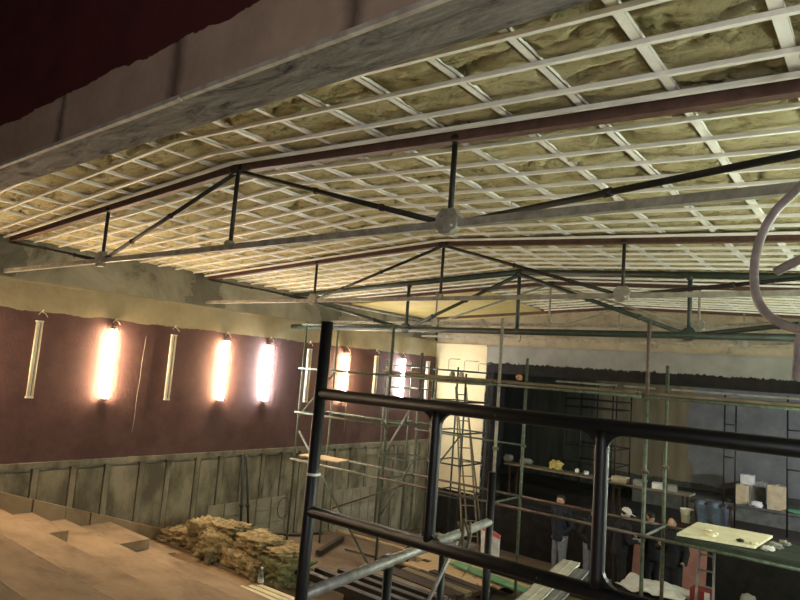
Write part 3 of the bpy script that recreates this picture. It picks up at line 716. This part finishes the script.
# blue cloth hanging over a trestle rail
tr = thing('saw_horse', V(-2.55, 12.2, -2.38), 'dark saw horse hidden under the blue cloth', 'saw horse')
b = MB(); b.bar(V(-2.95, 12.2, -1.86), V(-2.2, 12.2, -1.86), .06, .06); b.build('rail', M['dwood'], tr)
for x in (-2.85, -2.3):
    for s_ in (-1, 1):
        b = MB(); b.bar(V(x, 12.2, -1.88), V(x, 12.2+.2*s_, -2.38), .04, .04); b.build('leg', M['dwood'], tr)
b = MB(); nu, nv = 16, 12; vs = []
for j in range(nv+1):
    for i in range(nu+1):
        s_ = i/nu; v_ = j/nv*2-1; x = -2.85+.5*s_
        dep = abs(v_)*(.40+.06*math.sin(s_*9)); y = 12.2 + (.045 if abs(v_) < .12 else .05+.05*math.sin(s_*14+v_))*(1 if v_ > 0 else -1)*min(1, abs(v_)*6)
        vs.append(V(x, y, -1.828-max(0, dep-.03)))
b.add(vs, [(j*(nu+1)+i, j*(nu+1)+i+1, (j+1)*(nu+1)+i+1, (j+1)*(nu+1)+i) for j in range(nv) for i in range(nu)], True)
o = solo(b, 'hanging_cloth', M['blue'], 'dusty blue cloth draped over a saw horse on the stage', 'cloth', V(-2.6, 12.2, -1.83)); md = o.modifiers.new('thick', 'SOLIDIFY'); md.thickness = .012; md.offset = 1
# pink boards leaning at the stage front
for k, (x, w, h) in enumerate(((-3.35, .46, .75), (-2.62, .36, .85))):
    b = MB(); p = V(x, YS-.18, FH(YS)+.02); q = V(x, YS-.05, FH(YS)+h); b.bar(p, q, w*S, .02, (0, -1, 0))
    solo(b, 'painted_board', M['pink'], ['wide dull pink board leaning on the stage front behind the crouching men', 'narrow dull pink board leaning on the stage front next to the metal ladder'][k], 'board', p)

fl = thing('added_flood_light', V(.75, 12.6, -2.38), 'unseen flood light on a stand, added to brighten the stage back wall', 'flood light')  # added out of view to light the stage back wall
for a in (0, 2.1, 4.2): part_tube('leg', V(.75, 12.6, -2.0), V(.75, 12.6, -2.38)+Vector((.4*math.cos(a), .4*math.sin(a), .012)), .014, M['dsteel'], fl, 8)
part_tube('pole', V(.75, 12.6, -2.02), V(.75, 12.6, -.9), .018, M['dsteel'], fl, 8)
b = MB(); hd = V(.75, 12.6, -.82); b.box(hd, (.10, .34, .26)); b.build('lamp_head', M['dsteel'], fl, .01)
b = MB(); b.box(hd+Vector((-.056, 0, 0)), (.008, .28, .2)); b.build('lens', m_emit('added_flood_lens', (.9, .96, 1, 1), 30), fl)
ld = bpy.data.lights.new('flood', 'SPOT'); ld.energy = 1100; ld.color = (.88, .95, 1); ld.spot_size = 2.3; ld.spot_blend = .6; ld.shadow_soft_size = .12
lo = bpy.data.objects.new('flood', ld); COL.objects.link(lo); lo.location = hd+Vector((-.09, 0, 0))
dv = V(-3.6, 14.6, -1.2)-lo.location; lo.rotation_euler = dv.to_track_quat('-Z', 'Y').to_euler()

# ================================================================== PEOPLE
def remesh(mb, name, material, parent, vox=.011, smooth=2):
    o = mb.build(name, material, parent)
    r = o.modifiers.new('remesh', 'REMESH'); r.mode = 'VOXEL'; r.voxel_size = vox; r.use_smooth_shade = True
    if smooth: s_ = o.modifiers.new('smooth', 'SMOOTH'); s_.iterations = smooth; s_.factor = .5
    dg = bpy.context.evaluated_depsgraph_get(); me = bpy.data.meshes.new_from_object(o.evaluated_get(dg)); me.name = name
    o.modifiers.clear(); o.data = me
    for p in me.polygons: p.use_smooth = True
    return o
def person(x, y, facing, label, jm, tm, lean=0, head_turn=0, head_down=.1, arms='down', headwear=None, hairless=False, height=1.74, stride=.0):
    base = V(x, y, FH(y)); root = thing('person', base, label, 'person'); k = height/1.75
    Rz = Matrix.Rotation(facing, 3, 'Z')                                # local +Y is the way they face
    def L(px, py, pz):
        v = Vector((px, py, pz))*k
        if pz > .95:
            d = v-Vector((0, 0, .95*k)); v = Vector((0, 0, .95*k)) + Matrix.Rotation(-lean, 3, 'X') @ d
        return base + Rz @ v
    foot = [(-.11, stride, .045), (.11, -stride, .045)]
    hipz = .93
    if arms == 'down':
        el = [(-.27, -.03, 1.13), (.27, -.03, 1.13)]; wr = [(-.27, .05, .88), (.27, .05, .88)]; fd = (0, .15, -1)
    elif arms == 'pocket':
        el = [(-.27, -.07, 1.13), (.27, -.07, 1.13)]; wr = [(-.15, .04, .97), (.15, .04, .97)]; fd = (0, .1, -.9)
    elif arms == 'paper':
        el = [(-.26, .06, 1.14), (.26, .06, 1.14)]; wr = [(-.13, .30, 1.12), (.13, .30, 1.15)]; fd = (0, 1, .1)
    else:
        el = [(-.26, .0, 1.13), (.25, .08, 1.15)]; wr = [(-.25, .1, .9), (.10, .27, 1.26)]; fd = (0, .8, .5)
    sh = [(-.19, 0, 1.42), (.19, 0, 1.42)]
    B = MB()
    B.tube([L(0, 0, .93), L(0, 0, 1.1), L(0, .01, 1.3), L(0, 0, 1.42), L(0, .0, 1.5), L(0, .02, 1.58)], [.11, .105, .12, .09, .055, .052], 12)
    for s_ in (0, 1):
        B.tube([L(*sh[s_]), L(*el[s_]), L(*wr[s_])], [.05, .038, .026], 8); B.tube([L(0, 0, 1.40), L(*sh[s_])], [.07, .05], 8)
        sx = -1 if s_ == 0 else 1
        B.tube([L(.09*sx, 0, hipz), L(.1*sx, foot[s_][1]*.5+.02, .5), L(foot[s_][0], foot[s_][1], .08), L(foot[s_][0], foot[s_][1]+.12, .04)], [.08, .055, .036, .03], 8)
        # palm, four unequal fingers and a thumb from the side of the palm
        f = Vector(fd).normalized(); w = Vector(wr[s_]); side = Vector((1, 0, 0)); nrm = f.cross(side).normalized()
        pc = [w, w+f*.05, w+f*.09]
        B.tube([L(*p) for p in pc], [.024, .036, .034], 8, sq=.55)
        for j, ln in enumerate((.065, .075, .07, .055)):
            r_ = w+f*.085+side*(-.027+.018*j); cu = nrm*(-.012 if arms == 'down' else -.022)
            B.tube([L(*r_), L(*(r_+f*ln*.5+cu*.4)), L(*(r_+f*ln+cu*1.8))], [.0095, .009, .0075], 6)
        tb = w+f*.03-side*.03*sx
        B.tube([L(*tb), L(*(tb+f*.03-side*.02*sx)), L(*(tb+f*.06-side*.022*sx+nrm*-.01))], [.011, .01, .008], 6)
    hc = L(0, .03, 1.65); Rh = Rz @ Matrix.Rotation(head_turn, 3, 'Z') @ Matrix.Rotation(-head_down-lean*.5, 3, 'X')
    def face(d):
        q = 1.0
        if d.y > .2:
            q += .16*math.exp(-((d.x/.16)**2+((d.z+.12)/.17)**2))                 # nose
            for ex in (-.38, .38): q -= .07*math.exp(-(((d.x-ex)/.16)**2+((d.z-.08)/.12)**2))   # sockets
            q += .03*math.exp(-(((d.z-.24)/.09)**2))                           # brow
            q += .03*math.exp(-((d.x/.25)**2+((d.z+.44)/.05)**2)) - .025*math.exp(-((d.x/.3)**2+((d.z+.52)/.03)**2))
            q += .05*math.exp(-((d.x/.3)**2+((d.z+.8)/.18)**2))                 # chin
        if d.z < -.3: q -= .10*(abs(d.x)**1)*(-d.z)
        return q
    B.ball(hc, (.074*k, .095*k, .116*k), 36, 28, face, Rh)
    for ex in (-1, 1): B.ball(hc+Rh @ Vector((.076*k*ex, -.01, -.01)), (.012, .022, .032), 8, 6, None, Rh)
    remesh(B, 'body', M['skin'], root, .0085, 1)
    for ex in (-.028, .028):
        b = MB(); b.ball(hc+Rh @ Vector((ex*k, .083*k, .010)), (.011, .006, .006), 8, 6, None, Rh); b.build('eye', M['eye'], root)
    J = MB()
    J.tube([L(0, .0, .80), L(0, 0, .9), L(0, 0, 1.1), L(0, .01, 1.3), L(0, 0, 1.42), L(0, -.01, 1.50), L(0, 0, 1.54)], [.175, .175, .17, .185, .145, .09, .075], 16, sq=1)
    for s_ in (0, 1):
        J.tube([L(0, 0, 1.38), L(*sh[s_])], [.13, .085], 10)
        J.tube([L(*sh[s_]), L(*el[s_]), L(*wr[s_])], [.085, .068, .05], 10); J.ball(L(*sh[s_]), .088*k, 10, 8); J.ball(L(*el[s_]), .068*k, 10, 8)
    j = remesh(J, 'jacket', jm, root, .015, 3)
    b = MB(); b.tube([L(.075*math.cos(a), .005+.07*math.sin(a), 1.535+.02*math.sin(a)) for a in [2*math.pi*i/14 for i in range(14)]], .018, 6, closed=True); b.build('collar', jm, root)
    T = MB()
    T.tube([L(0, 0, .98), L(0, 0, .84)], [.155, .16], 14)
    for s_ in (0, 1):
        sx = -1 if s_ == 0 else 1
        T.tube([L(.08*sx, 0, .92), L(.1*sx, foot[s_][1]*.5+.02, .5), L(foot[s_][0], foot[s_][1], .07)], [.115, .085, .072], 12)
    remesh(T, 'trousers', tm, root, .016, 2)
    for s_ in (0, 1):
        b = MB(); c = L(foot[s_][0], foot[s_][1]+.07, .045); b.ball(c, (.052, .145, .046), 12, 8, lambda d: 1 if d.z > -.3 else .96, Rz); b.build('shoe', M['shoe'], root)
    if not hairless:
        b = MB()
        def cap(d):
            return 1.0 if (d.z > .35 or (d.y < .15 and d.z > -.45)) else .86
        b.ball(hc+Rh @ Vector((0, -.008, .012)), (.081*k, .101*k, .118*k), 24, 18, cap, Rh); b.build('hair', M['hair'], root)
    if headwear:
        b = MB(); b.ball(hc+Rh @ Vector((0, -.005, .035)), (.092*k, .112*k, .1*k), 20, 14, lambda d: 1 if d.z > -.1 else .9, Rh)
        b.box(hc+Rh @ Vector((0, .13, .05)), (.13, .1, .012), Rh); hw = b.build('cap', M['sheet'], root)
        b = MB(); b.ball(hc+Rh @ Vector((-.045, -.03, .035)), (.06, .1, .095), 14, 10, None, Rh); b.build('cap_panel', M['hair'], hw)
    return root, L
PI = math.pi
def px_at(px, y): return aY(px, 520, y)[0]
person(px_at(561, 10.1), 10.1, PI-.35, 'man in a navy jacket and grey jeans facing the hall, arms at his sides', M['bjack'], M['jeans'], 0, -.1, .05, 'pocket')
person(px_at(592, 10.25), 10.25, PI+1.0, 'man in dark clothes and grey jeans half hidden behind the black upright', M['ajack'], M['jeans'], .08, 0, .25, 'pocket', height=1.64)
_, Lcap = person(px_at(620, 10.1), 10.1, -.75, 'man in a white and dark cap looking down, seen from behind', M['ajack'], M['dtrou'], .14, -.2, .4, 'paper', headwear=True, height=1.72)
_, Lred = person(px_at(653, 10.55), 10.55, .9, 'dark haired man in black holding white papers behind the red post', M['ajack'], M['dtrou'], .08, .2, .35, 'paper', height=1.72)
person(px_at(674, 10.1), 10.1, PI-.1, 'bald man in a long black jacket bowing his head next to the pink board', M['ajack'], M['dtrou'], .12, .2, .6, 'phone', hairless=True, height=1.74)
for k, (fn_, w) in enumerate(((Lcap, .24), (Lred, .26))):
    q = fn_(0, .385, 1.12); b = MB(); nu = 8; vs = []; ax = (fn_(1, .385, 1.12)-q).normalized(); ay = (fn_(0, 1.385, 1.12)-q).normalized()
    for j in range(5):
        for i in range(nu+1): vs.append(q + ax*((i/nu-.5)*w) + ay*((j/4-.5)*.24) + Vector((0, 0, .035+(j/4-.3)*.07+.012*math.sin(i*1.3+j))))
    b.add(vs, [(j*(nu+1)+i, j*(nu+1)+i+1, (j+1)*(nu+1)+i+1, (j+1)*(nu+1)+i) for j in range(4) for i in range(nu)], True)
    o = solo(b, 'paper_sheet', M['sheet'], ['white paper held up in front of the man in the cap', 'white paper in the hands of the dark haired man behind the red post'][k], 'paper', q); md = o.modifiers.new('t', 'SOLIDIFY'); md.thickness = .003

# ================================================================== THINGS ON THE FLOOR
# crumpled polythene on a low stack of timber
def Fl(px, py, dz=0):
    d = ray(px, py); t_ = (-2.68+.128*6.6+dz)/(d.z+.128*d.y); return d*t_
q = aY(660, 592, 8.6)
pt = thing('timber_stack', V(q[0], 8.6, FH(8.6)), 'low dark timber stack under the white polythene', 'timber stack')
hp = q[2]-.03
n = 4
for k in range(n):
    a = FH(8.6)+(hp-FH(8.6))*k/n; c = FH(8.6)+(hp-FH(8.6))*(k+1)/n
    b = MB(); b.ubox(q[0]-.42, q[0]+.26, 8.42, 8.85, a+.004, c); b.build('timber', M['dwood'], pt, .008)
b = MB(); nu, nv = 22, 14; vs = []
for j in range(nv+1):
    for i in range(nu+1):
        s_, v_ = i/nu-.5, j/nv-.5
        z = hp+.035+.045*noise.fractal(Vector((s_*4.2, v_*3.4, 4.4)), 1.1, 2, 3)+.03*math.sin(s_*6+v_*3)**2
        vs.append(V(q[0]-.08+s_*.78, 8.62+v_*.6, z+.012))
b.add(vs, [(j*(nu+1)+i, j*(nu+1)+i+1, (j+1)*(nu+1)+i+1, (j+1)*(nu+1)+i) for j in range(nv) for i in range(nu)], True)
o = solo(b, 'polythene_sheet', M['sheet'], 'crumpled white polythene sheet in front of the men', 'polythene sheet', V(q[0], 8.6, hp)); md = o.modifiers.new('t', 'SOLIDIFY'); md.thickness = .006
q = aY(703, 590, 8.75); t = thing('tool_case', V(q[0], 8.7, FH(8.7)), 'red plastic tool case beside the white polythene', 'tool case')
b = MB(); z0 = FH(8.7); b.ubox(q[0]-.12, q[0]+.12, 8.6, 8.8, z0, q[2]+.03); b.build('case', M['red'], t, .015)
b = MB(); b.ubox(q[0]+.05, q[0]+.11, 8.59, 8.60, q[2]-.1, q[2]+.02); b.build('sticker', M['sheet'], t)
for k, (px, py, w, mm) in enumerate(((742, 588, .55, 'greyc'), (762, 582, .5, 'sheet'), (775, 592, .5, 'greyc'), (748, 575, .4, 'greyc'))):
    q = aY(px, py, 8.75+.3*k); hgt = min(.62, (q[2]-FH(8.9))*S)
    b = lump(V(q[0], 8.75+.3*k, FH(8.9))+Vector((0, 0, hgt*.47)), (w*.62, .4, hgt*.95), 90+k, 3, .10, 26, 18, None, .6)
    solo(b, 'rubble_sack', M[mm] if mm == 'greyc' else M['greyc'], ['grey rubble sack beside the metal ladder, lowest of the heap', 'tallest pale rubble sack in the heap under the green deck', 'grey rubble sack at the outer end of the heap under the green deck', 'slumped rubble sack at the rear of the heap beside the ladder'][k], 'sack', V(q[0], 8.9+.1*k, FH(8.9)))
# printed white sack with red band
q = aY(490, 548, 9.3); base = V(q[0], 9.3, FH(9.3)); t = thing('printed_sack', base, 'white printed sack with a red band along its top', 'sack')
def sk(h0, h1, front, mm, nm, par, th=.0):
    b = MB(); nu, nv = 14, 12; vs = []
    for side in (-1, 1):
        for j in range(nv+1):
            for i in range(nu+1):
                s_ = i/nu*2-1; v_ = h0+(h1-h0)*j/nv
                wd = .25-.06*(1-v_)*(1 if s_ < 0 else .2); z = v_*.80 - .07*s_*v_
                bul = (.10*(1-v_)+.015+th)*(1-s_*s_)**.5 if abs(s_) < 1 else 0
                vs.append(base+Vector((s_*wd, side*bul-.02, z)))
    o_ = (nu+1)*(nv+1)
    fs_ = [(j*(nu+1)+i, j*(nu+1)+i+1, (j+1)*(nu+1)+i+1, (j+1)*(nu+1)+i) for j in range(nv) for i in range(nu)]
    b.add(vs, fs_+[tuple(o_+q_ for q_ in reversed(f)) for f in fs_], True); return b.build(nm, mm, par)
body = sk(0, 1, True, M['sheet'], 'sack_body', t); sk(.88, 1.0, True, M['redprint'], 'red_band', t, .004)
random.seed(5)
for (cx, cz, n_) in ((-.09, .55, 9), (.10, .50, 9)):
    b = MB()
    for k in range(n_):
        xx = cx+random.uniform(-.05, .05); zz = cz+random.uniform(-.09, .09)
        b.bar(base+Vector((xx-.018, -.098, zz)), base+Vector((xx+.02, -.098, zz+random.uniform(-.02, .02))), .006, .012, (0, -1, 0))
    b.build('grey_print', M['inkgrey'], body)
# stacks of steel and timber on the floor
def beam(p, q, w, h, mm, name, label, cat, group=None):
    b = MB(); p, q = Vector(p), Vector(q); b.bar(p, q, w, h); return solo(b, name, mm, label, cat, (p+q)/2-Vector((0, 0, h/2)), group, .004)
def cbeam(p, q, w, h, mm, label, group=None):
    b = MB(); p, q = Vector(p), Vector(q)
    b.bar(p, q, .012, h); b.bar(p+Vector((0, w/2, h/2)), q+Vector((0, w/2, h/2)), w, .012); b.bar(p+Vector((0, w/2, -h/2)), q+Vector((0, w/2, -h/2)), w, .012)
    return solo(b, 'steel_channel', mm, label, 'steel channel', (p+q)/2-Vector((0, 0, h/2)), group)
for k, y in enumerate((5.35, 6.55)):
    beam(V(-4.75+.15*k, y, FH(y)+.05), V(-4.75+.15*k, y+.7, FH(y+.7)+.05), .12, .13, M['dwood'], 'timber_bearer', ['dark timber bearer under the steel channels at the foot of the steps', 'dark timber bearer under the far ends of the brown timbers'][k], 'timber bearer')
stl = ['dark steel channel closest to the seating steps', 'second dark steel channel from the seating steps', 'third dark steel channel from the seating steps', 'dark steel channel lying beside the brown timbers']
for k in range(4):
    y = 5.15+.26*k; p, q = V(-5.45+.12*k, y, FH(y)+.17), V(-3.7+.1*k, y-.02, FH(y)+.17); cbeam(p, q, .1, .09, M['dsteel'], stl[k])
for k in range(6):
    y = 6.25+.17*k; p, q = V(-5.35+.1*k, y, FH(y)+.16+.012*(k % 2)), V(-4.0, y-.1, FH(y)+.16+.012*(k % 2))
    beam(p, q, .16, .07, M['dwood'] if k % 3 else M['oldwood'], 'timber_length', '%s brown timber length in the stack beside the steel channels' % ['first', 'second', 'third', 'fourth', 'fifth', 'last'][k], 'timber', 'brown timbers stacked on the floor')
for k in range(5):
    y = 7.24+.19*k; p, q = V(-5.36+.05*k, y, FH(y)+.16), V(-4.25+.1*k, y-.05, FH(y)+.16)
    beam(p, q, .24, .035, M['wood'], 'pallet_board', '%s pale board on the low pallet under the green board' % ['first', 'second', 'third', 'fourth', 'last'][k], 'board', 'pale boards on the low pallet')
for k, y in enumerate((7.22, 7.95)):
    beam(V(-5.6, y, FH(y)+.07), V(-4.1, y, FH(y)+.07), .1, .12, M['dwood'], 'pallet_bearer', ['dark bearer under the front edge of the pale boards', 'dark bearer under the rear edge of the pale boards'][k], 'timber bearer')
beam(V(-4.98, 7.8, FH(7.8)+.225), V(-3.55, 7.5, FH(7.6)+.215), .24, .03, M['greenb'], 'painted_board', 'bright green board lying on the pale boards behind the lower black rail', 'board')
beam(V(-5.9, 8.35, FH(8.35)+.06), V(-4.9, 8.4, FH(8.4)+.06), .5, .1, M['wood'], 'timber_sheet', 'wide pale timber sheet on the floor behind the pallet', 'timber sheet')
p, q = Fl(322, 526, .03), Fl(404, 549, .03); beam(U(p), U(q), .05, .05, M['wood'], 'timber_batten', 'long pale batten lying on the bare floor under the scaffold', 'batten')
p, q = Fl(345, 549, .03), Fl(376, 557, .03); b = MB(); b.tube([U(p), U(q)], .024, 8); solo(b, 'steel_tube', M['redpost'], 'rusty tube lying on the bare floor beside the long batten', 'tube', U(p))
p, q = Fl(318, 553, .05), Fl(342, 538, .05); beam(U(p), U(q), .1, .09, M['dwood'], 'timber_block', 'dark timber length on the floor by the foot of the first scaffold post', 'timber')
# rubble along the wall and the stage front
b = MB(); random.seed(11)
for k in range(70):
    px, py = random.uniform(372, 445), random.uniform(506, 524); q = Fl(px, py)
    if q.y > 11.0 or q.x < -7.8: q = Vector((random.uniform(-7.6, -6.4), random.uniform(9.2, 10.9), 0))
    s_ = random.uniform(.05, .16); c = V(q.x, q.y, FH(q.y))+Vector((0, 0, s_*.3))
    b.box(c, (s_*random.uniform(.8, 2), s_, s_*.7), Matrix.Rotation(random.uniform(0, 3), 3, 'Z') @ Matrix.Rotation(random.uniform(-.4, .4), 3, 'X'))
o = b.build('rubble', M['greyc']); tag(o, 'loose rubble and scraps strewn on the floor by the stage pier', 'rubble', None, 'stuff')
# mineral wool pile on the lowest step
pile = [(-7.55, 5.12, .0, (.66, .5, .24), .1, 'wool', 'small low wool lump at the wall end of the pile'),
        (-7.1, 5.2, .0, (.62, .55, .46), .3, 'wool', 'folded wool slab standing next to the small low lump'),
        (-6.85, 5.3, .32, (.85, .5, .17), -.1, 'wool', 'loose wool slab topmost on the pile by the folded slab'),
        (-6.62, 5.12, .0, (.74, .5, .38), .5, 'wool', 'ragged wool slab in the middle of the pile'),
        (-6.2, 5.3, .29, (.82, .6, .19), -.15, 'wool', 'flat wool slab with a dusty top on the middle of the pile'),
        (-6.15, 5.1, .0, (.95, .5, .24), -.1, 'wool', 'long wool slab lying at the base under the dusty flat slab'),
        (-5.75, 5.3, .27, (.7, .6, .16), -.3, 'wool', 'flat wool slab on top of the green ended slab'),
        (-5.6, 5.2, .0, (.62, .6, .33), -.2, 'woolg', 'greenish wool slab at the outer end of the pile')]
for k, (x, y, dz, sz, rz, mm, lab) in enumerate(pile):
    c = V(x, y, FH(y))+Vector((0, 0, dz*1.1+sz[2]*.52)); b = lump(c, (sz[0]*1.08, sz[1], sz[2]*1.08), 100+k*3, 13, .26, 64, 44, rotz(rz) @ Matrix.Rotation((.12 if k % 2 else -.1)*(1 if k < 4 else .4), 3, 'Y'), .85)
    solo(b, 'wool_slab', M[mm], 'mineral '+lab, 'insulation slab', V(x, y, FH(y)))
b = MB(); b.box(V(-6.6, 4.85, -2.495)+Vector((0, 0, .11)), (.11, .06, .22)); solo(b, 'timber_block', M['oldwood'], 'small upright timber block in front of the wool pile', 'timber block', V(-6.6, 4.85, -2.495))
# bottle on the step
c = V(-5.574, 4.83, -2.495); t = thing('water_bottle', c, 'clear plastic water bottle standing on the step in front of the wool', 'bottle')
b = MB(); b.lathe(c, [(0, 0), (.041, 0), (.043, .01), (.041, .06), (.043, .11), (.041, .16), (.036, .21), (.017, .255), (.015, .28)], 16); b.build('bottle_body', M['clear'], t)
b = MB(); b.lathe(c, [(.0436, .09), (.0442, .095), (.0442, .145), (.0436, .15)], 16); b.build('paper_label', M['sheet'], t)
b = MB(); b.lathe(c, [(0, .302), (.018, .302), (.018, .276), (.0, .276)], 12); b.build('cap', M['white'], t)
for k in range(3):
    p = V(-5.66+.05*k, 4.62+.09*k, -2.495)+Vector((0, 0, .036)); q = V(-4.5+.05*k, 4.66+.09*k, -2.495)+Vector((0, 0, .036))
    beam(p, q, .085, .066, M['plast'], 'timber_batten', ['pale batten on the step, the one farthest from the bottle', 'pale batten on the step, middle of the three', 'pale batten on the step, the one closest to the bottle'][k], 'batten')
# poles and cable by the wall
for k, (a, c_) in enumerate((((243, 455), (241, 532)), ((247, 455), (249, 531)))):
    pa, pc = aX(a[0], a[1], -7.93), aX(c_[0], c_[1], -7.75); pc.z = FH(pc.y)
    b = MB(); b.tube([U(pa), U(pc)], .024, 8); b.tube([U(pa.lerp(pc, .6)), U(pa.lerp(pc, .64))], .04, 8)
    solo(b, 'leaning_tube', M['dgreen'], ['dark green tube leaning on the dado panels, upright one of the pair', 'dark green tube leaning on the dado panels, slanting one of the pair'][k], 'tube', U(pc))
b = MB(); c = aX(283, 508, -7.95); random.seed(2)
b.tube([U(c)+Vector((.006*(i % 3), .16*math.cos(i*.42), .22*math.sin(i*.42)+.01*random.random())) for i in range(46)], .008, 6)
b.tube([U(c)+Vector((-.06, 0, .21)), U(c)+Vector((.03, 0, .21))], .008, 6)
solo(b, 'cable_coil', M['redpost'], 'brown cable coil hanging low on the side wall', 'cable coil', U(c))
b = MB(); pts = []
for i in range(13):
    y = 6.3+i*.14; pts.append(V(-7.75+.05*math.sin(i), y, FH(y)+.012))
b.tube(pts, .035, 8); solo(b, 'floor_hose', M['cable'], 'black hose lying along the foot of the side wall', 'hose', pts[0])
# grey hose looping from the ceiling
Yh = 1.95
hp_ = [(840, 120), (822, 160), (800, 187), (778, 208), (765, 228), (757, 250), (754, 275), (757, 298), (767, 314), (783, 324), (800, 329), (818, 326), (832, 310), (838, 285), (830, 262), (812, 256), (795, 262), (776, 272)]
pts = [U(aY(a, c_, Yh + .06*math.sin(i*.4))) for i, (a, c_) in enumerate(hp_)]
q0 = pts[0]; pts = [Vector((q0.x+.12, q0.y, V(0, 0, C(.2)+.02).z)), Vector((q0.x+.07, q0.y, (q0.z + V(0, 0, C(.2)).z)/2))] + pts
cu = []
for i in range(len(pts)-1):
    p_0, p_1, p_2, p_3 = pts[max(0, i-1)], pts[i], pts[i+1], pts[min(len(pts)-1, i+2)]
    for k in range(6):
        t_ = k/6; cu.append(.5*((2*p_1)+(p_2-p_0)*t_+(2*p_0-5*p_1+4*p_2-p_3)*t_**2+(-p_0+3*p_1-3*p_2+p_3)*t_**3))
cu.append(pts[-1])
b = MB(); b.tube(cu, .0165, 10); b.tube([U(aY(804, 322, Yh)), U(aY(799, 345, Yh)), U(aY(797, 380, Yh))], .0165, 10); solo(b, 'ceiling_hose', M['hose'], 'thick grey hose looping down from the ceiling grid', 'hose', pts[0])

# ================================================================== WORLD / LOOK
w = bpy.data.worlds.new('world'); scn.world = w; w.use_nodes = True
w.node_tree.nodes['Background'].inputs[0].default_value = (.5, .5, .5, 1); w.node_tree.nodes['Background'].inputs[1].default_value = .0
scn.view_settings.view_transform = 'Standard'; scn.view_settings.look = 'None'; scn.view_settings.gamma = 1; scn.view_settings.use_curve_mapping = False
scn.view_settings.exposure = 0
